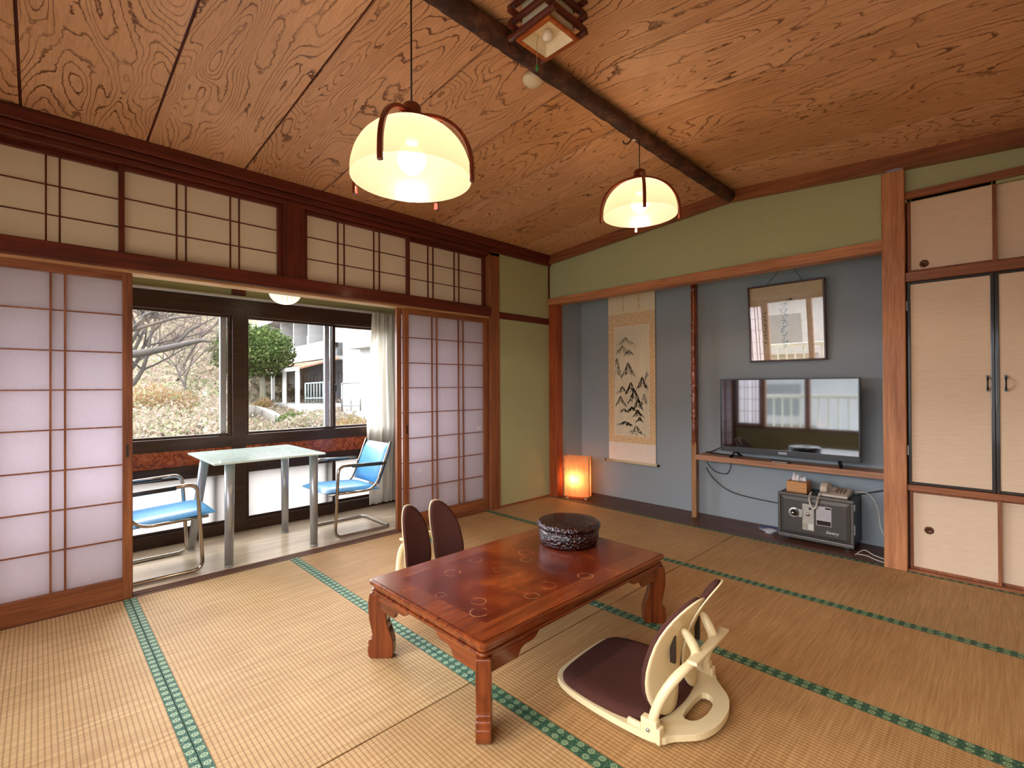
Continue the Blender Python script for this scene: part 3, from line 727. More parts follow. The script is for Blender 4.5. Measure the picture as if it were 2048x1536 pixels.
# ------------------------------------------------------------------ ridge pole
t_ = NT('rough_bark'); v = t_.coord((9, 9, 9), rnd=False); n1 = t_.noise(v, 1, 6, .7, .4); n2 = t_.noise(v, 5, 4, .7)
t_.col(t_.mix(t_.math('MULTIPLY', n2, .7), t_.ramp(n1, [(.35, lin('1c0a06')), (.52, lin('4a2414')), (.68, lin('84583c'))]), lin('2a140c')))
t_.rough(.6); t_.bump(n1, 1.0, .02); BARKD = t_.m
mb = MB(); seg = 20; nl = 170; vs = []; fs = []
for i in range(nl+1):
    y = -.012-i*(4.36/nl)
    for k in range(seg):
        a = 2*math.pi*k/seg
        r_ = .041*(1+.12*noise.noise(Vector((math.cos(a)*1.6, math.sin(a)*1.6, y*9)))+.07*noise.noise(Vector((math.cos(a)*4, math.sin(a)*4, y*26))))
        vs.append((1.902+.008*math.sin(y*1.7)+r_*math.cos(a), y, 2.625+r_*math.sin(a)))
for i in range(nl):
    for k in range(seg): fs.append((i*seg+k, i*seg+(k+1) % seg, (i+1)*seg+(k+1) % seg, (i+1)*seg+k))
fs.append(tuple(range(seg))); fs.append(tuple(nl*seg+k for k in range(seg)))
mb.add(vs, fs, True)
struct(mb.build('trim_26', BARKD, loc=(1.902, -2.2, 2.58)), 'dark bark covered log along the ridge of the ceiling')

# ------------------------------------------------------------------ pendant lamps
SHADE = NT('cream_glass_shade')
d = SHADE.new('ShaderNodeBsdfDiffuse'); tr = SHADE.new('ShaderNodeBsdfTranslucent'); tp = SHADE.new('ShaderNodeBsdfTransparent')
gl = SHADE.new('ShaderNodeBsdfGlossy'); gl.inputs['Roughness'].default_value = .25
d.inputs[0].default_value = lin((.56, .54, .48)); tr.inputs[0].default_value = lin((.56, .53, .46)); tp.inputs[0].default_value = lin('ffeed0')
m1 = SHADE.new('ShaderNodeMixShader'); m1.inputs[0].default_value = .5; SHADE.link(d.outputs[0], m1.inputs[1]); SHADE.link(tr.outputs[0], m1.inputs[2])
m2 = SHADE.new('ShaderNodeMixShader'); m2.inputs[0].default_value = .05; SHADE.link(m1.outputs[0], m2.inputs[1]); SHADE.link(tp.outputs[0], m2.inputs[2])
m3 = SHADE.new('ShaderNodeMixShader'); m3.inputs[0].default_value = .04; SHADE.link(m2.outputs[0], m3.inputs[1]); SHADE.link(gl.outputs[0], m3.inputs[2])
SHADE.link(m3.outputs[0], SHADE.out.inputs[0]); SHADE = SHADE.m
BULB = NT('lit_bulb_glass'); e_ = BULB.new('ShaderNodeEmission'); e_.inputs[0].default_value = lin('fff0d8'); e_.inputs[1].default_value = .5
tp = BULB.new('ShaderNodeBsdfTransparent'); mx = BULB.new('ShaderNodeAddShader'); tp.inputs[0].default_value = (.8, .8, .8, 1)
BULB.link(e_.outputs[0], mx.inputs[0]); BULB.link(tp.outputs[0], mx.inputs[1]); BULB.link(mx.outputs[0], BULB.out.inputs[0]); BULB = BULB.m
DKCORD = plain('dark_cord', '1a1512', .5)
LAMPW = wood('lamp_wood', '4a1206', '7c2a10', 'z', .3, .35)
def pendant(x, y, z, a0, ztop, label):
    t = thing('pendant_lamp', label, 'lamp', (x, y, z), 'pendant lamps hanging from the ridge pole')
    prof = []
    for i in range(25):
        q = i/24*math.pi/2
        prof.append((max(.022, .209*math.sin(q)**.92), .196*math.cos(q)**.9 if q < 1.57 else 0))
    prof = [(r_, zz) for r_, zz in prof]+[(.209, -.004)]
    sh = MB().lathe(prof, (x, y, z), 48).build('lamp_shade', SHADE, t, recalc=True)
    b_ = MB().lathe([(0.0, -.052), (.02, -.048), (.036, -.036), (.047, -.018), (.05, 0), (.045, .022), (.03, .045), (.018, .062), (.016, .08)], (x, y, z+.068), 20).build('bulb', BULB, t)
    fd = bpy.data.lights.new('filament', 'POINT'); fd.energy = PENDANT; fd.color = (1.0, .72, .50); fd.shadow_soft_size = .012
    fo = bpy.data.objects.new('filament', fd); COL.objects.link(fo); fo.parent = t; fo.location = (0, 0, .068)
    MB().lathe([(.0, .125), (.024, .125), (.024, .19), (.0, .19)], (x, y, z), 16).build('socket', plain('socket_white', 'd8ccb0', .5) if 'socket_white' not in bpy.data.materials else bpy.data.materials['socket_white'], t)
    MB().lathe([(0, .192), (.062, .192), (.062, .203), (.034, .210), (.034, .252), (.026, .262), (.012, .266), (0, .266)], (x, y, z), 20).build('cap', LAMPW, t)
    for k in range(4):
        a = a0+k*math.pi/2; ca, sa = math.cos(a), math.sin(a)
        pts = []
        for i in range(19):
            q = .10+(i/18)*(math.pi/2-.10)
            rr = .223*math.sin(q)**.9; zz = .213*math.cos(q)**.9+.006
            pts.append(Vector((x+rr*ca, y+rr*sa, z+zz)))
        pts[0].z += .004
        pts += [Vector((x+.2235*ca, y+.2235*sa, z-.016)), Vector((x+.2225*ca, y+.2225*sa, z-.034))]
        # sweep with the wide side tangential
        m = MB(); side = Vector((-sa, ca, 0)); vs = []; fs = []
        for i, p in enumerate(pts):
            tg = (pts[min(i+1, len(pts)-1)]-pts[max(i-1, 0)]).normalized(); nn = side.cross(tg).normalized()
            for s1, s2 in ((.009, .007), (.009, -.007), (-.009, -.007), (-.009, .007)): vs.append(p+side*s1+nn*s2)
        for i in range(len(pts)-1):
            for q in range(4): fs.append((i*4+q, i*4+(q+1) % 4, (i+1)*4+(q+1) % 4, (i+1)*4+q))
        fs.append((0, 1, 2, 3)); n_ = (len(pts)-1)*4; fs.append((n_+3, n_+2, n_+1, n_))
        m.add(vs, fs).build('arm', LAMPW, t, bevel=.003)
    MB().tube([(x, y, z+.262), (x, y, ztop)], .0032, seg=6).build('cord', DKCORD, t)
pendant(1.925, -2.93, 1.893, R(-58), 2.60, 'larger looking lit pendant lamp with a cream dome, nearest the camera')
pendant(1.905, -1.375, 2.150, R(-53), 2.60, 'lit pendant lamp with a cream dome farther away near the alcove wall')
t = thing('ceiling_hook', 'small dark metal hook on the ridge pole above the far lamp', 'hook', (1.875, -1.40, 2.56))
MB().tube([(1.875, -1.41, 2.60), (1.87, -1.42, 2.573), (1.858, -1.432, 2.56), (1.845, -1.445, 2.565), (1.842, -1.448, 2.58)], .004, seg=6).build('hook', BLACKF, t)
MB().lathe([(0, 0), (.012, 0), (.012, .02), (0, .02)], (1.888, -1.398, 2.585), 10).build('collar', WHITE, t)

# lattice ceiling box light
bx, by, bz = 2.147, -2.455, 2.50
t = thing('ceiling_light', 'square wooden log-stacked ceiling light with an unlit bulb beside the ridge pole', 'lamp', (bx, by, bz))
SL = {a: wood('stack_stick_'+a, '3e1409', '6e2a14', a, .45, .15) for a in 'xy'}
for k in range(5):
    z0 = bz+.012+k*.030
    for sg in (-1, 1):
        if k % 2 == 0: MB().tube([(bx-.118, by+sg*.092, z0+.012), (bx+.118, by+sg*.092, z0+.012)], .0125, seg=8).build('stick', SL['x'], t, bevel=.001)
        else: MB().tube([(bx+sg*.092, by-.118, z0+.012), (bx+sg*.092, by+.118, z0+.012)], .0125, seg=8).build('stick', SL['y'], t, bevel=.001)
CRM = plain('cream_enamel', 'e6d8ba', .5)
m = MB()
for (xa, xb, ya, yb) in ((-.088, .088, -.088, -.072), (-.088, .088, .072, .088), (-.088, -.072, -.072, .072), (.072, .088, -.072, .072)):
    m.box(bx+xa, bx+xb, by+ya, by+yb, bz+.002, bz+.014)
m.build('frame', wood('light_frame', '8a3c14', 'c06a30', 'x', .4), t, bevel=.002)
m = MB(); o1, i1 = .072, .045
vs = [(bx+sx*o1, by+sy*o1, bz+.006) for sx, sy in ((-1, -1), (1, -1), (1, 1), (-1, 1))]+[(bx+sx*i1, by+sy*i1, bz+.05) for sx, sy in ((-1, -1), (1, -1), (1, 1), (-1, 1))]
m.add(vs, [(0, 1, 5, 4), (1, 2, 6, 5), (2, 3, 7, 6), (3, 0, 4, 7), (4, 5, 6, 7)]).build('reflector', CRM, t)
MB().box(bx-.07, bx+.07, by-.07, by+.07, bz+.052, zc(bx)-.004).build('housing', CRM, t)
MB().lathe([(0, 0), (.017, .003), (.022, .016), (.017, .032), (.012, .04), (0, .04)], (bx-.004, by+.004, bz+.008), 14).build('bulb', plain('unlit_bulb', 'e8dcd0', .2, spec=.8), t)
pc = MB().tube([(bx-.03, by-.02, bz+.03), (bx-.034, by-.025, bz), (bx-.034, by-.025, bz-.085)], .0012, seg=5).build('pull_cord', plain('pull_string', 'b09478', .8), t)
MB().lathe([(0, 0), (.005, .004), (.006, .018), (.003, .026), (0, .028)], (bx-.034, by-.025, bz-.112), 8).build('pull_knob', plain('green_knob', '2c8a3c', .5), pc)
# heat detector
t = thing('heat_detector', 'round cream heat detector on the ceiling beside the ridge pole', 'detector', (1.775, -2.145, 2.64))
MB().lathe([(0, -.028), (.030, -.026), (.038, -.012), (.05, -.008), (.052, .01), (0, .012)], (1.785, -2.150, 2.652), 24).build('dome', CRM, t)

# ------------------------------------------------------------------ alcove: post, shelf, TV
CARV = wood('carved_post', '3a140a', 'a04c24', 'z', .15, .5)
t = thing('alcove_post', 'slim alcove post with a knobbly carved upper part and plain square foot', 'post', (1.455, .275, 0))
m = MB(); nl = 150; seg = 14; vs = []; fs = []
for i in range(nl+1):
    z = .64+i*(1.7/nl)
    for k in range(seg):
        a = 2*math.pi*k/seg
        r_ = .0235*(1+.30*noise.noise(Vector((math.cos(a)*2.2, math.sin(a)*2.2, z*34)))+.12*noise.noise(Vector((math.cos(a)*5, math.sin(a)*5, z*80))))
        vs.append((1.457+r_*math.cos(a), .272+r_*math.sin(a), z))
for i in range(nl):
    for k in range(seg): fs.append((i*seg+k, i*seg+(k+1) % seg, (i+1)*seg+(k+1) % seg, (i+1)*seg+k))
fs.append(tuple(range(seg))); fs.append(tuple(nl*seg+k for k in range(seg)))
m.add(vs, fs, True).build('carved_shaft', CARV, t)
MB().box(1.436, 1.477, .252, .292, 0, .66).build('square_foot', wood('post_foot', '8a5a34', 'b88a60', 'z', .5), t, bevel=.002)
MB().box(1.440, 1.474, .292, .318, 0, 2.42).build('back_board', CARV, t)
SHW = wood('shelf_wood', '9a6a4a', 'c49272', 'x', .4, .1)
t = thing('tv_shelf', 'pinkish brown shelf board carrying the television in the alcove', 'shelf', (2.16, .35, .51))
B('board', SHW, 1.478, 2.87, .245, .449, .512, .555, t, bevel=.002)

t = thing('television', 'flat black television on the alcove shelf reflecting the window', 'television', (2.168, .33, .555))
TVB = plain('tv_black_plastic', '0e1014', .25, spec=.6)
TVG = plain('tv_bezel_grey', '2e3238', .3, spec=.6)
x0, x1, yv, z0, z1 = 1.678, 2.662, .295, .605, 1.213
MB().box(x0, x1, yv, yv+.03, z0, z1).box(x0+.12, x1-.12, yv+.03, yv+.075, z0+.03, z1-.14).build('housing', TVB, t, bevel=.004)
m = MB().box(x0, x0+.010, yv-.006, yv, z0+.042, z1).box(x1-.010, x1, yv-.006, yv, z0+.042, z1).box(x0+.01, x1-.01, yv-.006, yv, z1-.010, z1)
m.build('bezel', TVB, t, bevel=.001)
ch_ = MB().box(x0, x1, yv-.009, yv, z0, z0+.042).build('chin', TVG, t, bevel=.002)
s_ = NT('tv_screen_glass'); s_.col((.006, .007, .009, 1)); s_.rough(.06)
g_ = s_.new('ShaderNodeBsdfGlossy'); g_.inputs['Roughness'].default_value = .035; g_.inputs[0].default_value = (.9, .95, 1, 1)
mx = s_.new('ShaderNodeMixShader'); mx.inputs[0].default_value = .20; s_.link(s_.b.outputs[0], mx.inputs[1]); s_.link(g_.outputs[0], mx.inputs[2]); s_.link(mx.outputs[0], s_.out.inputs[0])
MB().box(x0+.010, x1-.010, yv-.002, yv+.001, z0+.042, z1-.010).build('screen', s_.m, t)
for xx, sg in ((x0+.115, -1), (x1-.13, 1)):
    MB().tube([(xx, yv+.02, z0+.01), (xx+sg*.012, yv-.005, .575), (xx+sg*.02, yv-.042, .559)], .006, rect=(.02, .010), up=(0, 1, .3)).tube([(xx, yv+.02, z0+.01), (xx-sg*.01, yv+.07, .575), (xx-sg*.015, yv+.11, .559)], .006, rect=(.02, .010), up=(0, 1, .3)).build('foot', TVB, t, bevel=.002)
def text(body, size, mat, parent, M4, shear=0, ext=.0005, name='lettering'):
    c = bpy.data.curves.new('lettering', 'FONT'); c.body = body; c.size = size; c.shear = shear; c.extrude = ext; c.align_x = 'CENTER'; c.resolution_u = 3
    o = bpy.data.objects.new('tmp', c); COL.objects.link(o)
    dg = bpy.context.evaluated_depsgraph_get(); me = bpy.data.meshes.new_from_object(o.evaluated_get(dg)); bpy.data.objects.remove(o)
    m = MB(); m.add([M4 @ v.co for v in me.vertices], [tuple(p.vertices) for p in me.polygons])
    return m.build(name, mat, parent)
FACE = lambda x, y, z: Matrix.Translation((x, y, z)) @ Matrix.Rotation(R(90), 4, 'X')
MB().box(2.13, 2.19, yv-.0105, yv-.009, z0+.012, z0+.030).build('badge', plain('tv_badge', '9aa0a8', .3, metal=.6), ch_)
t = thing('remote_control', 'black remote control lying on the shelf under the television', 'remote control', (2.17, .27, .555))
B('body', TVB, 2.08, 2.22, .252, .280, .5555, .570, t, bevel=.003)
MB().box(2.09, 2.20, .2505, .252, .558, .563).build('trim_line', SILVER, t)

# cables behind and below the shelf
CB = plain('black_cable', '0f0f10', .5)
def cable(name, pts, r_, mat, label):
    P_ = [Vector(p) for p in pts]; out = []
    for i in range(len(P_)-1):
        p0 = P_[max(i-1, 0)]; p1 = P_[i]; p2 = P_[i+1]; p3 = P_[min(i+2, len(P_)-1)]
        for k in range(8):
            q = k/8; out.append(.5*((2*p1)+(p2-p0)*q+(2*p0-5*p1+4*p2-p3)*q*q+(3*p1-p0-3*p2+p3)*q**3))
    out.append(P_[-1]); o = MB().tube(out, r_, seg=6).build(name, mat); return tag(o, label, 'cable')
cable('power_cable', [(1.67, .40, .64), (1.60, .42, .60), (1.54, .43, .57), (1.50, .435, .56)], .004, CB, 'black cable dropping from the left side of the television')
cable('power_cable', [(1.49, .43, .561), (1.58, .40, .561), (1.72, .37, .562), (1.80, .36, .562)], .005, CB, 'black cable lying on the shelf beside the television foot')
cable('signal_cable', [(1.49, .44, .47), (1.56, .435, .40), (1.66, .43, .385), (1.70, .43, .43), (1.71, .43, .50)], .0035, CB, 'short black cable looping up to the underside of the shelf')
cable('antenna_cable', [(1.49, .43, .42), (1.56, .42, .33), (1.70, .41, .245), (1.88, .41, .215), (2.15, .42, .20)], .004, CB, 'long black cable hanging from the alcove post to the safe')
cable('wall_cable', [(2.87, .43, .44), (2.78, .43, .41), (2.60, .435, .345)], .004, CB, 'black cable slanting from the pillar down behind the telephone')
WCAB = plain('white_cable', 'c8c4b8', .5)
cable('telephone_wire', [(2.62, .32, .39), (2.70, .33, .385), (2.75, .32, .30), (2.775, .28, .17), (2.82, .25, .10), (2.835, .24, .07)], .003, WCAB, 'white telephone wire curving down the right of the safe')
cable('extension_wire', [(2.66, .10, .004), (2.70, .16, .03), (2.76, .12, .02), (2.835, .10, .01)], .003, WCAB, 'pale wire on the alcove floor right of the safe')
cable('extension_wire', [(2.66, .12, .004), (2.72, .10, .012), (2.78, .07, .006), (2.835, .05, .004)], .003, WCAB, 'lower pale wire on the alcove floor right of the safe')

# safe
t = thing('safe', 'small dark grey metal safe under the television shelf', 'safe', (2.40, .29, 0))
SG = plain('safe_grey', '4c4a48', .35, metal=.3, spec=.6); SGL = plain('safe_edge', '6a6866', .3, metal=.5); SDK = plain('safe_side', '0c0d12', .4)
MB().box(2.168, 2.640, .170, .44, .022, .352).build('body', SDK, t, bevel=.008)
m = MB()
m.box(2.163, 2.645, .150, .170, .020, .048).box(2.163, 2.645, .150, .170, .330, .354).box(2.163, 2.183, .150, .170, .048, .330).box(2.625, 2.645, .150, .170, .048, .330)
m.build('door_frame', SGL, t, bevel=.006)
m = MB(); a = (2.185, 2.623, .050, .328); b = (2.207, 2.600, .074, .306)
m.add([(a[0], .158, a[2]), (a[1], .158, a[2]), (a[1], .158, a[3]), (a[0], .158, a[3]), (b[0], .150, b[2]), (b[1], .150, b[2]), (b[1], .150, b[3]), (b[0], .150, b[3])],
      [(0, 1, 5, 4), (1, 2, 6, 5), (2, 3, 7, 6), (3, 0, 4, 7), (4, 5, 6, 7)])
m.build('door', SG, t)
for xx in (2.20, 2.58):
    for yy in (.19, .40): B('foot', BLACKF, xx, xx+.03, yy, yy+.03, -.002, .022, t, bevel=.002)
PLT = plain('silver_plate', 'bcbcb4', .3, metal=.4)
Tx = FACE(2.275, .150, .214)
m = MB().lathe([(0, 0), (.036, 0), (.036, .004), (0, .004)], (0, 0, 0), 28, T=Tx)
m.box(2.275, 2.335, .146, .150, .186, .242); m.box(2.330, 2.405, .146, .150, .098, .288)
lp = m.build('lock_plate', PLT, t, bevel=.001)
MB().lathe([(0, .004), (.023, .004), (.021, .018), (.014, .02), (.013, .034), (0, .034)], (0, 0, 0), 24, T=Tx).build('dial', plain('dial_dark', '202022', .25, coat=.4), lp)
MB().lathe([(0, .034), (.012, .034), (.011, .037), (0, .037)], (0, 0, 0), 16, T=Tx).build('dial_cap', CHROME, lp)
MB().lathe([(0, .0041), (.013, .0041), (.011, .010), (0, .010)], (0, 0, 0), 18, T=FACE(2.366, .150, .214)).build('key_lock', CHROME, lp)
MB().lathe([(0, .0041), (.010, .0041), (.009, .007), (0, .007)], (0, 0, 0), 16, T=FACE(2.380, .150, .258)).build('warning_disc', SG, lp)
B('price_window', plain('beige_window', 'a8a090', .4), 2.337, 2.366, .1452, .146, .106, .146, lp, bevel=0)
B('price_label', plain('pale_label', 'd4d4cc', .5), 2.369, 2.399, .1452, .146, .106, .146, lp, bevel=0)
nt_ = B('notice', plain('notice_grey', 'b4b0b4', .5), 2.418, 2.512, .1486, .1499, .148, .286, t, bevel=0)
B('notice_dark_band', BLACKF, 2.422, 2.508, .1482, .1486, .152, .184, nt_, bevel=0)
B('notice_dark_corner', BLACKF, 2.474, 2.508, .1482, .1486, .268, .280, nt_, bevel=0)
m = MB(); rn = random.Random(4)
for r_ in range(6):
    xq = 2.426
    while xq < 2.50:
        w = rn.uniform(.003, .009); m.box(xq, min(xq+w, 2.504), .1483, .1486, .254-r_*.011, .2565-r_*.011); xq += w+.003
m.build('notice_print', plain('grey_print', '77757a', .6), nt_)
text('Sentry', .030, plain('white_lettering', 'e8e6e0', .4), t, FACE(2.515, .1497, .098), shear=.35)
B('hinge', SILVER, 2.645, 2.651, .150, .168, .120, .190, t, bevel=.002)
B('hinge', SILVER, 2.645, 2.651, .150, .168, .285, .330, t, bevel=.002)
# tissue box
t = thing('tissue_box', 'light wooden tissue box with white tissue sticking out on the safe', 'tissue box', (2.275, .265, .352))
TB = wood('tissue_box_wood', 'b88048', 'd8a46c', 'x', .5)
m = MB().box(2.209, 2.345, .205, .335, .352, .430)
m.build('box', TB, t, bevel=.002)
B('slot', BLACKF, 2.235, 2.320, .26, .28, .4295, .4308, t, bevel=0)
TI = paper('tissue', 'f4f2f4', fac=.3)
m = MB()
for s0, q0 in ((-.02, 0), (.018, 1)):
    m.grid(lambda u, v, s0=s0, q0=q0: Vector((2.277+s0*1.2+(u-.5)*.05*(1-.5*v)+.012*math.sin(u*7+q0*2)*v, .27+.012*math.sin(u*9+q0)*v+s0*.3, .429+v*(.055+.014*math.sin(u*6+q0*2)-.03*u*q0))), 10, 6)
m.build('tissue', TI, t, solid=.0008)
# telephone
PH = plain('beige_plastic', 'c8beb0', .4); PHD = plain('brown_grey_plastic', '7e6a58', .5)
t = thing('telephone', 'beige desk telephone with a curled handset cord on the safe', 'telephone', (2.53, .27, .352))
m = MB().add([(2.42, .195, .352), (2.60, .195, .352), (2.60, .355, .352), (2.42, .355, .352), (2.42, .195, .368), (2.60, .195, .368), (2.60, .355, .402), (2.42, .355, .402)],
             [(0, 1, 2, 3), (4, 7, 6, 5), (0, 4, 5, 1), (1, 5, 6, 2), (2, 6, 7, 3), (3, 7, 4, 0)])
pb = m.build('base', PH, t, bevel=.006)
hs = [(2.455, .195, .385), (2.452, .215, .412), (2.450, .25, .428), (2.450, .29, .432), (2.452, .325, .425), (2.455, .345, .40)]
MB().tube(hs, .012, rect=(.045, .022), up=(0, 0, 1)).build('handset', PH, t, bevel=.008, seg=3)
m = MB()
for i in range(4):
    for j in range(3):
        yy = .235+i*.024; m.box(2.51+j*.022, 2.525+j*.022, yy, yy+.014, .370+(yy-.195)*.21, .383+(yy-.195)*.2125)
m.build('keypad', PHD, pb, bevel=.002)
m = MB(); cpts = []
for i in range(260):
    q = i/259
    a = math.pi*(q*1.0)
    # hanging U in front of the safe door
    cx_ = 2.405+.028*(-math.cos(a)); cz_ = .372-.108*math.sin(a)
    w_ = q*2*math.pi*34
    cpts.append(Vector((cx_+.0055*math.cos(w_), .136+.0055*math.sin(w_)+(.052*max(0, 1-q*9))+(.058*max(0, (q-.9)*10)), cz_)))
m.tube(cpts, .0032, seg=5).build('handset_cord', WCAB, t)
# small dish
t = thing('dish', 'small white and blue dish on the alcove floor beside the safe', 'dish', (2.07, .27, 0))
m = MB().lathe([(0, 0), (.035, 0), (.036, .012), (.075, .030), (.076, .034), (.03, .018), (0, .016)], (2.075, .245, -.002), 28)
m.build('bowl', plain('white_porcelain', 'e6e8ee', .15, coat=.5), t)
MB().lathe([(.050, .0245), (.0765, .0345), (.0765, .036), (.049, .0262)], (2.075, .245, -.002), 28).build('blue_rim', plain('cobalt_glaze', '1c2c80', .2, coat=.4), t)

# framed calligraphy, leaning forward
t = thing('picture_frame', 'thin dark framed calligraphy behind glass above the television', 'picture', (2.15, .445, 1.35))
Mf = Matrix.Translation((2.155, .425, 1.352)) @ Matrix.Rotation(R(4.7), 4, 'X')
fw, fh = .278, .625
m = MB().box(-fw, -fw+.014, -.012, .014, 0, fh, Mf).box(fw-.014, fw, -.012, .014, 0, fh, Mf).box(-fw+.014, fw-.014, -.012, .014, 0, .014, Mf).box(-fw+.014, fw-.014, -.012, .014, fh-.014, fh, Mf)
m.build('frame', wood('frame_wood', '2c120a', '5a2c18', 'z', .3, .3), t, bevel=.003)
MB().box(-fw+.014, fw-.014, .004, .010, .014, fh-.014, Mf).build('mount', plain('cream_mount', 'f0dab4', .7), t)
MB().box(-fw+.075, fw-.095, .001, .004, .075, fh-.10, Mf).box(-fw+.068, fw-.088, .0025, .0041, .068, fh-.093, Mf).build('artwork_paper', plain('ivory_paper', 'f4e6c8', .8), t)
INK = plain('black_ink', '14120f', .6)
m = MB(); rn = random.Random(12)
def strokes(m, cx, cz, w, h, n, T, y=.0002, th=.004, rn=rn):
    for _ in range(n):
        x = cx+rn.uniform(-w, w); z = cz+rn.uniform(-h, h); a = rn.uniform(0, math.pi); l = rn.uniform(.4, 1)*min(w, h)*1.3+.004
        p1 = Vector((x-l*math.cos(a)/2, y, z-l*math.sin(a)/2)); p2 = Vector((x+l*math.cos(a)/2, y, z+l*math.sin(a)/2))
        nn = Vector((-(p2-p1).z, 0, (p2-p1).x)).normalized()*th*rn.uniform(.3, .7)
        m.add([T @ (p1-nn*.4), T @ (p2-nn), T @ (p2+nn), T @ (p1+nn*.4)], [(0, 1, 2, 3)])
for i in range(9): strokes(m, -.150, .40-i*.030, .008, .010, 6, Mf)
for i in range(8): strokes(m, -.01, .46-i*.048, .022, .02, 7, Mf, th=.009)
strokes(m, .03, .49, .02, .008, 8, Mf, th=.008)
m.build('calligraphy', INK, t)
fg = NT('picture_glass'); tp = fg.new('ShaderNodeBsdfTransparent'); g_ = fg.new('ShaderNodeBsdfGlossy'); g_.inputs['Roughness'].default_value = .005
mx = fg.new('ShaderNodeMixShader'); mx.inputs[0].default_value = .28; fg.link(tp.outputs[0], mx.inputs[1]); fg.link(g_.outputs[0], mx.inputs[2]); fg.link(mx.outputs[0], fg.out.inputs[0])
MB().add([Mf @ Vector(p) for p in ((-fw+.014, -.006, .014), (fw-.014, -.006, .014), (fw-.014, -.006, fh-.014), (-fw+.014, -.006, fh-.014))], [(0, 1, 2, 3)]).build('glass', fg.m, t)
ct = Mf @ Vector((-.13, .005, fh)); ct2 = Mf @ Vector((.13, .005, fh)); 
MB().tube([ct, (2.155-.02, .44, 2.14)], .002, seg=5).tube([ct2, (2.155+.02, .44, 2.14)], .002, seg=5).build('hanging_cord', DKCORD, t)

# hanging scroll
sx0, sx1, sy = .452, .993, .432
t = thing('hanging_scroll', 'tall hanging scroll with an ink mountain landscape on the alcove wall', 'scroll', ((sx0+sx1)/2, sy, .38))
silk = plain('pale_silk', 'f0e0bc', .8, nscale=90); silk2 = plain('lower_silk', 'f4e6d8', .8, nscale=90)
bt = NT('gold_brocade'); v = bt.coord((1, 1, 1), rnd=False)
n = bt.noise(v, 70, 3, .6); bt.col(bt.ramp(n, [(.42, lin('d8b488')), (.55, lin('f0d4a4'))])); bt.rough(.7); BRO = bt.m
def sheet(name, xa, xb, za, zb, y, mat, th=.0012): return MB().box(xa, xb, y-th, y, za, zb).build(name, mat, t)
sheet('upper_silk', sx0, sx1, 1.905, 2.18, sy, silk)
sheet('lower_silk', sx0, sx1, .388, .578, sy, silk2)
sheet('brocade', sx0, sx1, .578, 1.905, sy, BRO)
sheet('painting_border', .525, .928, .652, 1.770, sy-.0012, silk2, .0008)
pm = NT('painting_paper'); sp = pm.new('ShaderNodeTexCoord'); 
n = pm.noise(pm.coord((5, 5, 2.2), rnd=False), 1, 5, .6)
pm.col(pm.ramp(n, [(.35, lin('dad2b8')), (.6, lin('ece2c6'))])); pm.rough(.85)
pn = sheet('painting', .531, .922, .660, 1.762, sy-.002, pm.m, .0006)
for xa in (.632, .812): sheet('hanging_strip', xa-.008, xa+.008, 1.925, 2.18, sy-.0013, BRO, .001)
MB().tube([(sx0-.022, sy-.012, .383), (sx1+.022, sy-.012, .383)], .014, seg=14).build('roller', plain('ivory_roller', 'd8c8a8', .4), t)
MB().tube([(sx1+.022, sy-.012, .383), (sx1+.038, sy-.012, .383)], .0135, seg=14).tube([(sx0-.022, sy-.012, .383), (sx0-.036, sy-.012, .383)], .0135, seg=14).build('roller_end', BLACKF, t)
# ink mountains painted with tapering strokes
wash = NT('ink_wash'); wash.col(lin('6a6c62')); wash.rough(.9)
wn_ = wash.noise(wash.coord(rnd=False), 60, 4, .7); wa = wash.ramp(wn_, [(.35, (.1, .1, .1, 1)), (.65, (.7, .7, .7, 1))]); wash.link(wa, wash.b.inputs['Alpha'])
inkg = plain('grey_ink', '62645a', .9)
rn = random.Random(5); md, mg = MB(), MB()
def peak(m, cx, top, w, h, n, y, th=.005):
    for i in range(int(n*1.9)):
        q = rn.random(); sgn = rn.choice((-1, 1)); d_ = rn.random()**.8
        x = cx+sgn*w*d_*q; z = top-h*q*(.75+.3*d_)
        l = rn.uniform(.012, .034); an = R(-62+rn.uniform(-18, 18)) if sgn > 0 else R(-118+rn.uniform(-18, 18))
        p1 = Vector((x, y, z)); p2 = p1+Vector((math.cos(an)*l, 0, math.sin(an)*l))
        if not (.533 < p2.x < .92 and .533 < x < .92): continue
        nn = Vector((-(p2-p1).z, 0, (p2-p1).x)).normalized()*th*rn.uniform(.12, .6)
        m.add([p1-nn, p2-nn*.15, p2+nn*.15, p1+nn], [(0, 1, 2, 3)])
ys = sy-.0028
peak(mg, .66, 1.66, .12, .08, 60, ys, .004); peak(mg, .62, 1.58, .10, .09, 70, ys, .004); peak(mg, .70, 1.53, .08, .06, 50, ys, .004)
peak(mg, .555, 1.45, .06, .20, 110, ys); peak(mg, .69, 1.40, .09, .14, 130, ys); peak(mg, .905, 1.30, .03, .08, 30, ys)
peak(md, .85, 1.25, .07, .12, 110, ys); peak(md, .72, 1.20, .07, .12, 120, ys); peak(mg, .62, 1.16, .07, .07, 60, ys)
peak(md, .76, 1.13, .08, .14, 150, ys); peak(md, .80, 1.03, .06, .10, 90, ys); peak(mg, .60, 1.06, .07, .10, 80, ys); peak(mg, .87, 1.08, .05, .12, 50, ys)
peak(md, .73, .95, .09, .05, 50, ys, .007); peak(mg, .64, .93, .06, .03, 40, ys); peak(md, .80, .92, .07, .07, 50, ys, .009); peak(md, .82, .85, .05, .05, 30, ys, .008)
peak(mg, .65, .80, .10, .035, 70, ys); peak(md, .69, .79, .04, .03, 20, ys, .007); peak(mg, .78, .76, .09, .08, 70, ys); peak(md, .76, .72, .03, .05, 12, ys)
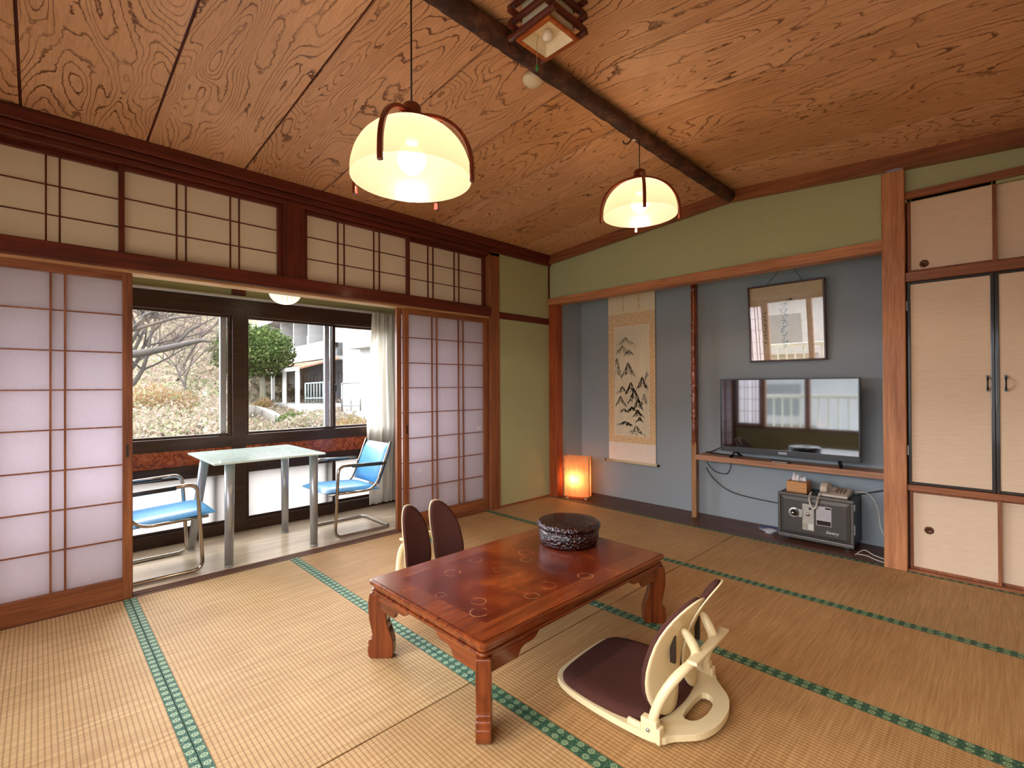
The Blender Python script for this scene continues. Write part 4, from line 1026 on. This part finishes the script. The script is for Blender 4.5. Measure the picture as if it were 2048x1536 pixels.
md.build('dark_ink', INK, pn); mg.build('grey_ink', inkg, pn)

# floor lantern
LT = Matrix.Translation((.275, .120, 0)) @ Matrix.Rotation(R(24), 4, 'Z') @ Matrix.Translation((-.2665, -.105, 0))
t = thing('floor_lantern', 'glowing orange paper lantern standing in the left corner of the alcove', 'lamp', (.26, .12, 0))
LP_ = NT('orange_lantern_paper'); n = LP_.noise(LP_.coord((40, 40, 14), rnd=False), 1, 5, .7)
c = LP_.ramp(n, [(.3, lin('f0ac74')), (.7, lin('fad0a0'))])
d = LP_.new('ShaderNodeBsdfDiffuse'); tr = LP_.new('ShaderNodeBsdfTranslucent'); mx = LP_.new('ShaderNodeMixShader'); mx.inputs[0].default_value = .6
LP_.link(c, d.inputs[0]); LP_.link(c, tr.inputs[0]); LP_.link(d.outputs[0], mx.inputs[1]); LP_.link(tr.outputs[0], mx.inputs[2]); LP_.link(mx.outputs[0], LP_.out.inputs[0])
lx0, lx1, ly0, ly1, lz0, lz1 = .135, .398, .045, .150, .030, .435
m = MB()
m.add([(lx0, ly0+.012, lz0), ((lx0+lx1)/2, ly0-.012, lz0), (lx1, ly0+.012, lz0), (lx1, ly1, lz0), (lx0, ly1, lz0),
       (lx0, ly0+.012, lz1), ((lx0+lx1)/2, ly0-.012, lz1-.008), (lx1, ly0+.012, lz1), (lx1, ly1, lz1), (lx0, ly1, lz1)],
      [(0, 1, 6, 5), (1, 2, 7, 6), (2, 3, 8, 7), (3, 4, 9, 8), (4, 0, 5, 9)])
m.turn(LT).build('paper_shade', LP_.m, t)
PW = wood('lantern_wood', 'a8683c', 'd89a68', 'z', .5)
for xx, yy in ((lx0, ly0+.012), (lx1, ly0+.012), (lx1, ly1), (lx0, ly1)): MB().box(xx-.005, xx+.005, yy-.005, yy+.005, .02, lz1+.004).turn(LT).build('corner_post', PW, t, bevel=.001)
MB().box(lx0+.02, lx1-.06, ly0+.02, ly1-.02, .002, .022).turn(LT).build('base', wood('lantern_base', 'b04a14', 'd86a24', 'x', .4), t, bevel=.002)
MB().box(lx0+.02, lx0+.05, ly0, ly1, -.002, .03).box(lx1-.05, lx1-.02, ly0, ly1, -.002, .03).turn(LT).build('foot', PW, t, bevel=.002)
MB().lathe([(0, -.03), (.018, -.024), (.028, -.006), (.028, .01), (.014, .034), (0, .036)], ((lx0+lx1)/2-.02, .09, .20), 16).turn(LT).build('bulb', emit('lantern_bulb', 'ffc890', 15), t)
t = thing('wall_outlet', 'white wall outlet beside the glowing lantern', 'outlet', (.084, .10, .25))
B('plate', plain('outlet_white', 'd8d0cc', .4), .0801, .086, .088, .150, .235, .345, t, bevel=.002)
MB().lathe([(0, 0), (.007, 0), (.007, .004), (0, .004)], (0, 0, 0), 12, T=Matrix.Translation((.086, .112, .277)) @ Matrix.Rotation(R(90), 4, 'Y')).build('socket_hole', BLACKF, t)

# ------------------------------------------------------------------ closet doors
FP = NT('fusuma_paper'); v = FP.coord((1, 1, 1)); n = FP.noise(FP.coord((12, 12, 260)), 1, 3, .6); n2 = FP.noise(v, 5, 3)
c = FP.ramp(n, [(.35, lin('dcc4aa')), (.65, lin('e4ceb4'))]); FP.col(c); FP.rough(.8); FP.b.inputs['Specular IOR Level'].default_value = .2; FP = FP.m
HK = plain('bronze_pull', '5a3a28', .35, metal=.6)
def closet(x0, x1, z0, z1, y, fmat, label, pull=None, handle=None, fw=.018, hinge=None, stain=None):
    t = thing('closet_door', label, 'sliding door' if handle is None else 'door', ((x0+x1)/2, y, z0), 'closet doors right of the pillar')
    m = MB().box(x0, x0+fw, y-.010, y+.010, z0, z1).box(x1-fw, x1, y-.010, y+.010, z0, z1).box(x0+fw, x1-fw, y-.010, y+.010, z0, z0+fw).box(x0+fw, x1-fw, y-.010, y+.010, z1-fw, z1)
    m.build('frame', fmat, t, bevel=.002)
    MB().box(x0+fw, x1-fw, y-.004, y+.006, z0+fw, z1-fw).build('paper_panel', FP, t)
    if pull:
        Tp = Matrix.Translation((pull[0], y-.004, pull[1])) @ Matrix.Rotation(R(90), 4, 'X')
        def wav(vv):
            a = math.atan2(vv.y, vv.x); k = 1+.05*math.cos(10*a); return Vector((vv.x*k, vv.y*k, vv.z))
        MB().lathe([(.0, .001), (.009, .001), (.011, .0035), (.020, .0035), (.023, .001), (.023, 0)], (0, 0, 0), 40, T=Tp, bump=wav).build('round_pull', HK, t)
    if handle:
        hx_ = handle
        m = MB().box(hx_-.006, hx_+.006, y-.014, y-.009, 1.118, 1.140).box(hx_-.006, hx_+.006, y-.014, y-.009, 1.186, 1.210)
        m.tube([(hx_, y-.013, 1.128), (hx_, y-.028, 1.140), (hx_, y-.032, 1.163), (hx_, y-.028, 1.188), (hx_, y-.013, 1.198)], .004, seg=8)
        m.build('handle', plain('iron_handle', '100c0a', .3, coat=.3) if 'iron_handle' not in bpy.data.materials else bpy.data.materials['iron_handle'], t)
    if hinge:
        for hz in (1.62, .72): B('hinge', SILVER, hinge-.003, hinge+.003, y-.013, y-.006, hz, hz+.06, t, bevel=.001)
    return t
closet(2.958, 3.355, 1.853, 2.317, .030, BROWN['z'], 'upper left closet door with a round pull near its lower left corner', pull=(3.038, 1.903))
closet(3.336, 3.790, 1.853, 2.317, .055, BROWN['z'], 'upper right closet door cut by the picture edge')
closet(2.957, 3.3425, .541, 1.796, .012, BLACKF, 'tall black framed closet door beside the pillar', handle=3.313, fw=.016, hinge=2.956)
closet(3.3445, 3.790, .541, 1.796, .012, BLACKF, 'tall black framed closet door at the right picture edge', handle=3.386, fw=.016)
closet(2.960, 3.363, .014, .503, .030, BROWN['z'], 'low closet door with a round pull at its centre left', pull=(3.050, .266), fw=.016)
closet(3.345, 3.790, .014, .503, .055, BROWN['z'], 'low closet door at the right picture edge', fw=.016)

# ------------------------------------------------------------------ low lacquer table
t = thing('low_table', 'low dark red lacquered table with scrolled legs in the middle of the mats', 'table', (1.825, -2.255, 0))
tx0, tx1, ty0, ty1, tz = 1.448, 2.205, -2.852, -1.662, .332
LQ = NT('worn_red_lacquer'); v = LQ.coord((1, 1, 1), rnd=False)
nb = LQ.noise(v, 3.2, 5, .6, .5); ng = LQ.noise(LQ.coord((30, 2.5, 10), rnd=False), 1, 5, .6)
base = LQ.ramp(nb, [(.3, lin('46160c')), (.5, lin('6c2810')), (.72, lin('9a4c1e'))])
base = LQ.mix(1, base, LQ.ramp(ng, [(.3, (.75, .7, .65, 1)), (.7, (1.1, 1.05, 1, 1))]), 'MULTIPLY')
sq = LQ.new('ShaderNodeTexCoord'); sq2 = LQ.new('ShaderNodeSeparateXYZ'); LQ.link(sq.outputs['Object'], sq2.inputs[0])
ex = LQ.math('SUBTRACT', .3785, LQ.math('ABSOLUTE', sq2.outputs[0])); ey = LQ.math('SUBTRACT', .595, LQ.math('ABSOLUTE', sq2.outputs[1]))
band = LQ.ramp(LQ.math('MINIMUM', ex, ey), [(.098, (1, 1, 1, 1)), (.101, (0, 0, 0, 1))])
base = LQ.mix(LQ.math('MULTIPLY', band, .5), base, LQ.ramp(ng, [(.3, lin('6c2c12')), (.7, lin('9c5428'))]))
# pale worn water rings and scuffs with their own shapes
rings = None; sp = LQ.new('ShaderNodeTexCoord'); sx_ = LQ.new('ShaderNodeSeparateXYZ'); LQ.link(sp.outputs['Object'], sx_.inputs[0])
rr = random.Random(9)
RG = [(.20, -.46, .034, 1), (.13, -.40, .028, .6), (-.17, -.30, .036, .8), (.27, .09, .032, .9), (-.22, -.12, .030, .5), (-.05, -.12, .032, .4), (-.12, .12, .035, .6), (-.24, .18, .03, .5),
      (.24, -.22, .028, .7), (-.05, .05, .028, .7), (.22, -.10, .034, .5), (-.02, -.47, .022, .5), (.05, -.28, .03, .3), (.3, .25, .028, .25)]
wob = LQ.noise(v, 18, 3, .7); brk = LQ.noise(v, 22, 3, .6)
for (rx, ry, r0, st) in RG:
    dx_ = LQ.math('SUBTRACT', sx_.outputs[0], rx); dy_ = LQ.math('SUBTRACT', sx_.outputs[1], ry)
    d_ = LQ.math('SQRT', LQ.math('ADD', LQ.math('MULTIPLY', dx_, dx_), LQ.math('MULTIPLY', dy_, dy_)))
    d_ = LQ.math('ADD', d_, LQ.math('MULTIPLY', LQ.math('SUBTRACT', wob, .5), .012))
    k_ = LQ.math('MULTIPLY', LQ.math('SUBTRACT', 1.0, LQ.math('MULTIPLY', LQ.math('ABSOLUTE', LQ.math('SUBTRACT', d_, r0)), 240.0), clamp=True), st)
    rings = k_ if rings is None else LQ.math('MAXIMUM', rings, k_)
rings = LQ.math('MULTIPLY', rings, LQ.ramp(brk, [(.38, (.05, .05, .05, 1)), (.56, (1, 1, 1, 1))]))
scf = LQ.ramp(LQ.noise(LQ.coord((9, 9, 9), rnd=False), 1.5, 8, .75, 1.2), [(.66, (0, 0, 0, 1)), (.78, (.45, .45, .45, 1))])
wear = LQ.math('MAXIMUM', rings, LQ.math('MULTIPLY', scf, .5))
LQ.col(LQ.mix(LQ.math('MULTIPLY', wear, .62), base, lin('c08c5c')))
LQ.rough(LQ.math('MULTIPLY_ADD', wear, .3, .17)); LQ.b.inputs['Coat Weight'].default_value = .55; LQ.b.inputs['Coat Roughness'].default_value = .16
LQ.b.inputs['Specular IOR Level'].default_value = .5; LQ = LQ.m
LQE = {a: wood('lacquer_edge_'+a, '4a1a0a', '84401c', a, .18, .4, lines=.2) for a in 'xyz'}
def rrect(x0, x1, y0, y1, r_, n=5):
    p = []
    for cx, cy, a0 in ((x1-r_, y1-r_, 0), (x0+r_, y1-r_, 90), (x0+r_, y0+r_, 180), (x1-r_, y0+r_, 270)):
        for i in range(n+1): a = R(a0+90*i/n); p.append((cx+r_*math.cos(a), cy+r_*math.sin(a)))
    return p
Tz = lambda z: Matrix.Translation((0, 0, z))
def bar(m, x0, x1, y0, y1, z0, z1, r_): m.prism(rrect(x0, x1, y0, y1, r_), Tz(z0), z1-z0)
m = MB(); bar(m, tx0, tx1, ty0, ty1, tz-.022, tz-.002, .02)
tt_ = m.build('tabletop', LQE['y'], t, bevel=.006, seg=3)
m = MB(); bw = .085
m.box(tx0+bw, tx1-bw, ty0+bw, ty1-bw, tz-.01, tz+.0006)
MB().add([(tx0+.012, ty0+.012, tz-.0002), (tx1-.012, ty0+.012, tz-.0002), (tx1-.012, ty1-.012, tz-.0002), (tx0+.012, ty1-.012, tz-.0002)], [(0, 1, 2, 3)]).build('top_veneer', LQ, tt_, loc=(1.825, -2.255, tz))
m = MB(); bar(m, tx0+.012, tx1-.012, ty0+.012, ty1-.012, tz-.040, tz-.022, .02); bar(m, tx0+.006, tx1-.006, ty0+.006, ty1-.006, tz-.052, tz-.040, .02)
m.build('moulding', LQE['y'], t, bevel=.004, seg=2)
# border bands of the top: slightly paler frame strips flush with the veneer
bm_ = NT('lacquer_border'); ng = bm_.noise(bm_.coord((3, 22, 10), rnd=False), 1, 5, .6)
bm_.col(bm_.ramp(ng, [(.3, lin('561809')), (.7, lin('8c3a14'))])); bm_.rough(.2); bm_.b.inputs['Coat Weight'].default_value = .5; bm_.b.inputs['Coat Roughness'].default_value = .15
# aprons with a scalloped drop
def apron(name, p0, p1, inward):
    p0 = Vector(p0); p1 = Vector(p1); d_ = p1-p0; L = d_.length; d_.normalize()
    h_ = [(0, .214), (.13, .214), (.145, .238), (.165, .247), (.21, .249), (.228, .258), (.24, .272)]
    poly = [(0, tz-.052)]+h_+[(L-x_, z_) for x_, z_ in h_[::-1]]+[(L, tz-.052)]
    n_ = Vector(inward)
    T = Matrix(((d_.x, 0, n_.x, p0.x), (d_.y, 0, n_.y, p0.y), (0, 1, 0, 0), (0, 0, 0, 1)))
    MB().prism(poly, T, .018).build('apron', LQE['x' if abs(d_.x) > .5 else 'y'], t, bevel=.002)
ax0, ax1, ay0, ay1 = tx0+.018, tx1-.018, ty0+.018, ty1-.018
apron('apron', (ax0+.03, ay0, 0), (ax1-.03, ay0, 0), (0, 1, 0)); apron('apron', (ax0+.03, ay1-.018, 0), (ax1-.03, ay1-.018, 0), (0, 1, 0))
apron('apron', (ax0, ay0+.03, 0), (ax0, ay1-.03, 0), (1, 0, 0)); apron('apron', (ax1-.018, ay0+.03, 0), (ax1-.018, ay1-.03, 0), (1, 0, 0))
for sx in (0, 1):
    for sy2 in (0, 1):
        cx = ax0 if sx == 0 else ax1; cy = ay0 if sy2 == 0 else ay1; dx_ = 1 if sx == 0 else -1; dy_ = 1 if sy2 == 0 else -1
        dg = Vector((-dx_, -dy_, 0)).normalized(); T = Matrix(((dg.x, 0, -dg.y, cx+dg.x*.018+dg.y*.026), (dg.y, 0, dg.x, cy+dg.y*.018-dg.x*.026), (0, 1, 0, 0), (0, 0, 0, 1)))
        outer = [(-.006, .278), (0, .24), (0, .205), (-.004, .165), (-.012, .13), (-.018, .100), (-.016, .088), (-.003, .080), (.001, .070), (-.002, .058), (.002, .050), (.003, .025), (-.003, .006), (-.012, 0)]
        inner = [(-.098, 0), (-.106, .012), (-.108, .035), (-.107, .070), (-.100, .10), (-.088, .13), (-.080, .16), (-.076, .19), (-.082, .215), (-.10, .24), (-.12, .255), (-.15, .278)]
        MB().prism(outer+inner, T, .052).build('leg', LQE['z'], t, bevel=.007, seg=3)
# round lacquer box
WB = NT('wrinkled_dark_lacquer'); v = WB.coord((1, 1, 1), rnd=False)
vo = WB.new('ShaderNodeTexVoronoi'); vo.inputs['Scale'].default_value = 75; WB.link(v, vo.inputs['Vector'])
n = WB.noise(v, 26, 4, .6, 1.2); WB.col(WB.ramp(n, [(.4, lin('0c0203')), (.6, lin('2c0608')), (.8, lin('541012'))])); WB.rough(.2); WB.b.inputs['Coat Weight'].default_value = .25
hh = WB.math('ADD', n, WB.math('MULTIPLY', vo.outputs['Distance'], 1.3)); WB.bump(hh, .85, .007); WB = WB.m
t = thing('confectionery_box', 'round dark red wrinkled lacquer box with a lid on the low table', 'box', (1.757, -1.862, tz))
MB().lathe([(0, 0), (.140, 0), (.147, .004), (.152, .02), (.158, .05), (.160, .088), (.150, .090), (0, .090)], (1.757, -1.862, tz), 64).build('body', WB, t)
MB().lathe([(.1605, .088), (.166, .092), (.168, .102), (.1655, .110), (.158, .117), (.148, .120), (.10, .1225), (0, .124), (0, .088)], (1.757, -1.862, tz), 64).build('lid', WB, t)

# ------------------------------------------------------------------ floor chairs (legless) around the table
CP_ = plain('cream_plastic', 'dccaa0', .32, spec=.5, nscale=6, var=.02)
BF = NT('brown_fabric'); v = BF.coord(); n = BF.noise(v, 420, 3, .7); BF.col(BF.ramp(n, [(.35, lin('3a201b')), (.7, lin('5a3730'))])); BF.rough(.95)
BF.b.inputs['Specular IOR Level'].default_value = .15; BF.bump(n, .4, .0008); BF = BF.m
def floor_chair(loc, rz, label):
    # local: seat opens toward -X, back toward +X
    t = thing('floor_chair', label, 'chair', loc, 'legless floor chairs at the low table', rz)
    seat = [(-.375, -.12), (-.36, -.18), (-.31, -.215), (-.2, -.240), (-.05, -.250), (.06, -.246), (.105, -.232), (.118, -.200), (.148, -.170), (.190, -.125), (.212, -.06), (.216, 0)]
    out = seat+[(x, -y) for x, y in seat[-2::-1]]
    def chaikin(P, k=2):
        for _ in range(k):
            Q = []
            for i in range(len(P)):
                a, b = P[i], P[(i+1) % len(P)]
                Q += [(a[0]*.75+b[0]*.25, a[1]*.75+b[1]*.25), (a[0]*.25+b[0]*.75, a[1]*.25+b[1]*.75)]
            P = Q
        return P
    out = chaikin(out)
    n_ = len(out)
    # pan with a rim: outline extruded, D-shaped handle hole cut at the rear
    hole = [(.100, -.080), (.125, -.095), (.150, -.078), (.163, -.035), (.165, 0), (.163, .035), (.150, .078), (.125, .095), (.100, .080)]
    hole = chaikin(hole, 1)
    bm = bmesh.new(); loops = []
    for z in (.012, .034):
        vo_ = [bm.verts.new((x, y, z)) for x, y in out]; vh = [bm.verts.new((x, y, z)) for x, y in hole]
        eo = [bm.edges.new((vo_[i], vo_[(i+1) % n_])) for i in range(n_)]; eh = [bm.edges.new((vh[i], vh[(i+1) % len(vh)])) for i in range(len(vh))]
        bmesh.ops.triangle_fill(bm, use_beauty=True, edges=eo+eh); loops.append((vo_, vh))
    for i in range(n_): bm.faces.new((loops[0][0][i], loops[0][0][(i+1) % n_], loops[1][0][(i+1) % n_], loops[1][0][i]))
    for i in range(len(hole)): bm.faces.new((loops[0][1][i], loops[0][1][(i+1) % len(hole)], loops[1][1][(i+1) % len(hole)], loops[1][1][i]))
    bm.verts.index_update()
    m = MB(); m.add([v.co.copy() for v in bm.verts], [tuple(v.index for v in f.verts) for f in bm.faces]); bm.free()
    m.prism([(x*.9, y*.9) for x, y in out if x < .085], Matrix.Translation((0, 0, .0)), .013)
    m.build('seat_shell', CP_, t, local=True, bevel=.004, seg=2)
    # cushion
    cu = [(-.350, -.11), (-.335, -.18), (-.28, -.215), (-.15, -.232), (-.03, -.228), (.035, -.195), (.068, -.12), (.082, 0)]
    co_ = cu+[(x, -y) for x, y in cu[-2::-1]]
    co_ = chaikin(co_)
    m = MB(); rings = []
    vs = []; k_ = len(co_)
    for sc, z in ((1.0, .030), (1.005, .042), (.97, .054), (.86, .060), (.6, .055), (.3, .050)):
        vs += [((x+.09)*sc-.09, y*sc, z) for x, y in co_]
    fs = [(i*k_+j, i*k_+(j+1) % k_, (i+1)*k_+(j+1) % k_, (i+1)*k_+j) for i in range(5) for j in range(k_)]
    fs += [tuple(range(k_))[::-1], tuple(5*k_+j for j in range(k_))]
    m.add(vs, fs, True).build('seat_cushion', BF, t, local=True)
    # two back lobes
    def prof(z):      # x of the lobe surface against height
        return .020+.062*(1-z/.14) ** 2*.6 if z < .14 else .020+1.22*(z-.14)**2
    for sg in (-1, 1):
        def lobe(u, v, off, inset=0.0, sg=sg):
            # u around 0..1, v 0..1 radial
            a = u*2*math.pi; w_ = (.093-inset); h_ = (.208-inset)
            ca_, sa_ = math.cos(a), math.sin(a)
            yy = math.copysign(abs(ca_)**.85, ca_)*w_*v; zz = math.copysign(abs(sa_)**.85, sa_)*h_*v
            zz2 = .250+zz; k = 1-.16*(zz/h_)  # narrower on top
            yy = yy*(k if zz < 0 else 1-.10*(zz/h_)**2)
            yc = sg*(.104-.006*(zz2-.25)/.2)
            bow = .028-.85*(yc+yy)**2
            return Vector((prof(zz2)+bow+off, yc+yy, zz2))
        def shell(name, o1, o2, inset, mat, edge):
            m = MB(); nu, nv = 36, 8; vs = []; fs = []
            for j in range(nv+1):
                v_ = j/nv
                for i in range(nu): vs.append(lobe(i/nu, v_, o1, inset))
            for j in range(nv+1):
                v_ = 1-j/nv
                e_ = edge if 0 < j else 0
                for i in range(nu): vs.append(lobe(i/nu, v_, o2, inset))
            tot = 2*(nv+1)
            for j in range(tot-1):
                for i in range(nu): fs.append((j*nu+i, j*nu+(i+1) % nu, (j+1)*nu+(i+1) % nu, (j+1)*nu+i))
            m.add(vs, fs, True).build(name, mat, t, local=True)
        shell('back_shell', .012, .018, 0.0, CP_, 0)
        shell('back_cushion', -.006, .011, .004, BF, 0)
    # curved arm frame
    fpts = []
    for sg in (-1, 1):
        half = [(.060, .226, .03), (.066, .222, .085), (.088, .208, .150), (.118, .182, .205), (.142, .150, .235), (.156, .10, .250), (.162, .04, .256)]
        pts = [Vector((x, y*sg, z)) for x, y, z in half]
        fpts.append(pts)
    full = fpts[0]+[Vector((.163, 0, .257))]+fpts[1][::-1]
    MB().tube(full, [.017]*5+[.013]*(len(full)-10)+[.017]*5, seg=10).build('arm_frame', CP_, t, local=True, subd=1)
    for sg in (-1, 1):
        ab = MB().box(.030, .086, sg*.226-.014, sg*.226+.016, .015, .078).box(.086, .100, sg*.226-.018, sg*.226+.016, .012, .062).box(-.02, .03, sg*.232-.006, sg*.232+.008, .02, .050).build('arm_bracket', CP_, t, local=True, bevel=.004)
        MB().lathe([(0, 0), (.006, 0), (.006, .003), (0, .003)], (0, 0, 0), 12, T=Matrix.Translation((.058, sg*.2425, .046)) @ Matrix.Rotation(R(90*sg*-1), 4, 'X')).build('screw', SILVER, ab, local=True)
        # lobe carriers behind the back
        MB().tube([(.104, sg*.085, .330), (.116, sg*.080, .322), (.140, sg*.075, .285), (.160, sg*.075, .250), (.122, sg*.080, .205), (.094, sg*.085, .175)], [.008, .016, .019, .020, .017, .008], seg=10).build('lobe_carrier', CP_, t, local=True, subd=1)
        MB().box(.074, .092, sg*.105-.007, sg*.105+.007, .215, .325).build('slot', BLACKF, t, local=True, bevel=.002)
    MB().tube([(.166, -.150, .262), (.170, 0, .265), (.166, .150, .262)], .010, rect=(.034, .012), up=(0, 0, 1)).build('cross_plate', CP_, t, local=True, bevel=.003)
    return t
floor_chair((2.495, -2.222, 0), R(3), 'cream legless floor chair with brown cushions seen from behind, this side of the low table')
floor_chair((1.060, -2.205, 0), math.pi-R(2), 'legless floor chair whose two brown back pads rise behind the low table')

# ------------------------------------------------------------------ verandah furniture
t = thing('glass_table', 'frosted glass topped table with grey tube legs in the verandah', 'table', (-.485, -2.72, -.02))
FG = NT('frosted_green_glass'); FG.col(lin('e4f0ea')); FG.rough(.12); tp = FG.new('ShaderNodeBsdfTransparent'); tp.inputs[0].default_value = lin('d8ece4')
mx = FG.new('ShaderNodeMixShader'); mx.inputs[0].default_value = .25; FG.link(FG.b.outputs[0], mx.inputs[1]); FG.link(tp.outputs[0], mx.inputs[2]); FG.link(mx.outputs[0], FG.out.inputs[0])
FG.b.inputs['Coat Weight'].default_value = .6; FG.b.inputs['Coat Roughness'].default_value = .03
B('glass_top', FG.m, -.862, -.112, -3.080, -2.362, .668, .680, t, bevel=.002)
TL = plain('grey_table_leg', 'a8aaae', .3, metal=.5, nscale=5)
for (a_, b_) in (((-.214, -2.97), (-.214, -2.965)), ((-.238, -2.40), (-.238, -2.40)), ((-.744, -2.43), (-.744, -2.43)), ((-.777, -3.075), (-.700, -3.000))):
    MB().tube([(a_[0], a_[1], -.02), (a_[0], a_[1], -.008)], .027, seg=16).tube([(a_[0], a_[1], -.010), (b_[0], b_[1], .667)], [.026, .031], seg=18).build('leg', TL, t)
BLU = NT('blue_vinyl'); n = BLU.noise(BLU.coord(), 60, 3); BLU.col(BLU.ramp(n, [(.3, lin('4a90c8')), (.7, lin('5ca2d6'))])); BLU.rough(.38); BLU = BLU.m
def tube_chair(loc, rz, label):
    # local: faces -Y ; sled base on the floor
    t = thing('tube_chair', label, 'chair', loc, 'blue tube armchairs in the verandah', rz)
    def arc(pts, n=5, r_=.05):
        out = [Vector(pts[0])]
        for i in range(1, len(pts)-1):
            p, a, b = Vector(pts[i]), Vector(pts[i-1]), Vector(pts[i+1]); u = (a-p).normalized(); w = (b-p).normalized()
            rr_ = min(r_, (a-p).length*.45, (b-p).length*.45)
            for k in range(n+1):
                q = k/n; out.append((p+u*rr_)*(1-q)**2+2*q*(1-q)*p+(p+w*rr_)*q*q)
        out.append(Vector(pts[-1])); return out
    zf = .0135; w = .235
    path = [(-w, .205, .545), (-w, -.235+.03, .565), (-w, -.235, zf), (-w, .245, zf), (w, .245, zf), (w, -.235, zf), (w, -.235+.03, .565), (w, .205, .545)]
    MB().tube(arc(path, 6, .06), .0125, seg=10).build('frame', CHROME, t, local=True)
    for sg in (-1, 1):
        MB().tube(arc([(sg*(w-.022), -.27, .345), (sg*(w-.022), .115, .335), (sg*(w-.022), .265, .715)], 6, .09), .010, seg=8).build('side_rail', CHROME, t, local=True)
        MB().tube([(sg*(w+.002), -.09, .556), (sg*(w+.002), .17, .546)], .015, seg=8).build('armrest', plain('arm_pad', '303438', .35) if 'arm_pad' not in bpy.data.materials else bpy.data.materials['arm_pad'], t, local=True)
    MB().tube([(-w, -.215, .338), (w, -.215, .338)], .010, seg=8).tube([(-w, .20, .545), (w, .20, .545)], .009, seg=8).build('crossbar', CHROME, t, local=True)
    m = MB(); N = 14
    def seat_(u, v, top):
        e = max(0, (1-abs(2*u-1)**5)*(1-abs(2*v-1)**7))**.5
        return Vector(((u-.5)*.43, -.315+v*.475, .350-.028*v+(.014+.036*e if top else .012-.014*e)))
    m.grid(lambda u, v: seat_(u, v, True), N, N); m.grid(lambda u, v: seat_(u, v, False), N, N)
    m.build('seat_cushion', BLU, t, local=True)
    Tb = Matrix.Translation((0, .150, .375)) @ Matrix.Rotation(R(-21), 4, 'X')
    m = MB()
    m.add([Tb @ Vector((.0, 0, 0))], [])
    def bk(u, v, sg): 
        e = max(0, (1-abs(2*u-1)**5)*(1-abs(2*v-1)**7))**.5
        return Tb @ Vector(((u-.5)*.43*(1-.06*v**6), sg*(.004+.028*e), v*.345))
    m.grid(lambda u, v: bk(u, v, -1), N, N); m.grid(lambda u, v: bk(u, v, 1), N, N)
    m.build('back_cushion', BLU, t, local=True)
    return t
tube_chair((-.487, -1.997, -.02), 0, 'blue vinyl tube armchair right of the glass table, by the curtain')
tube_chair((-.487, -3.345, -.02), math.pi, 'blue vinyl tube armchair left of the glass table, half hidden by the paper door')
# curtain
CU = NT('sheer_curtain'); n = CU.noise(CU.coord((80, 80, 6)), 1, 3)
cc_ = CU.ramp(n, [(.3, lin('d0ccc0')), (.7, lin('dcd8ce'))]); d = CU.new('ShaderNodeBsdfDiffuse'); tr = CU.new('ShaderNodeBsdfTranslucent'); mx = CU.new('ShaderNodeMixShader'); mx.inputs[0].default_value = .5
CU.link(cc_, d.inputs[0]); CU.link(cc_, tr.inputs[0]); CU.link(d.outputs[0], mx.inputs[1]); CU.link(tr.outputs[0], mx.inputs[2]); CU.link(mx.outputs[0], CU.out.inputs[0])
m = MB()
def cur(u, v):
    z = 1.885-u*(1.885-.015); sp_ = .19+.045*math.sin(u*3.0)
    yy = -1.36+(v-.5)*2*(sp_*(.92+.16*u)); ph = v*2*math.pi*7.3
    x = WX+.075+.022*math.sin(ph)*(1-.35*u)+.012*math.sin(ph*.5+u*3)+.008*math.sin(u*9+v*5)
    return Vector((x, yy, z))
m.grid(cur, 50, 130)
m.build('curtain', CU.m, recalc=False, loc=(WX+.07, -1.36, .015)); tag(COL.objects[-1], 'white sheer curtain gathered at the right end of the verandah window', 'curtain')
# globe lamp in the verandah
t = thing('globe_lamp', 'round white lamp with a woven lattice pattern hanging in the verandah', 'lamp', (-.5, -2.51, 1.80))
GL = NT('lattice_globe'); tc = GL.new('ShaderNodeTexCoord'); sp = GL.new('ShaderNodeSeparateXYZ'); GL.link(tc.outputs['Object'], sp.inputs[0])
an = GL.math('ARCTAN2', sp.outputs[1], sp.outputs[0]); zz = GL.math('MULTIPLY', sp.outputs[2], 26.0)
la = GL.math('ABSOLUTE', GL.math('SINE', GL.math('ADD', GL.math('MULTIPLY', an, 8.0), zz))); lb = GL.math('ABSOLUTE', GL.math('SINE', GL.math('SUBTRACT', GL.math('MULTIPLY', an, 8.0), zz)))
ln = GL.ramp(GL.math('MINIMUM', la, lb), [(.10, (1, 1, 1, 1)), (.2, (0, 0, 0, 1))])
cg = GL.mix(ln, lin('fff6d8'), lin('b49a6c')); GL.col(cg); GL.link(cg, GL.b.inputs['Emission Color']); GL.b.inputs['Emission Strength'].default_value = .25
prof = [(.112*math.sin(math.pi*i/18)+.001, .088*(1-math.cos(math.pi*i/18))) for i in range(19)]
MB().lathe(prof, (-.5, -2.51, 1.80), 32).build('globe', GL.m, t, loc=(-.5, -2.51, 1.888))
MB().tube([(-.5, -2.51, 1.974), (-.5, -2.51, 2.44)], .004, seg=6).build('cord', DKCORD, t)
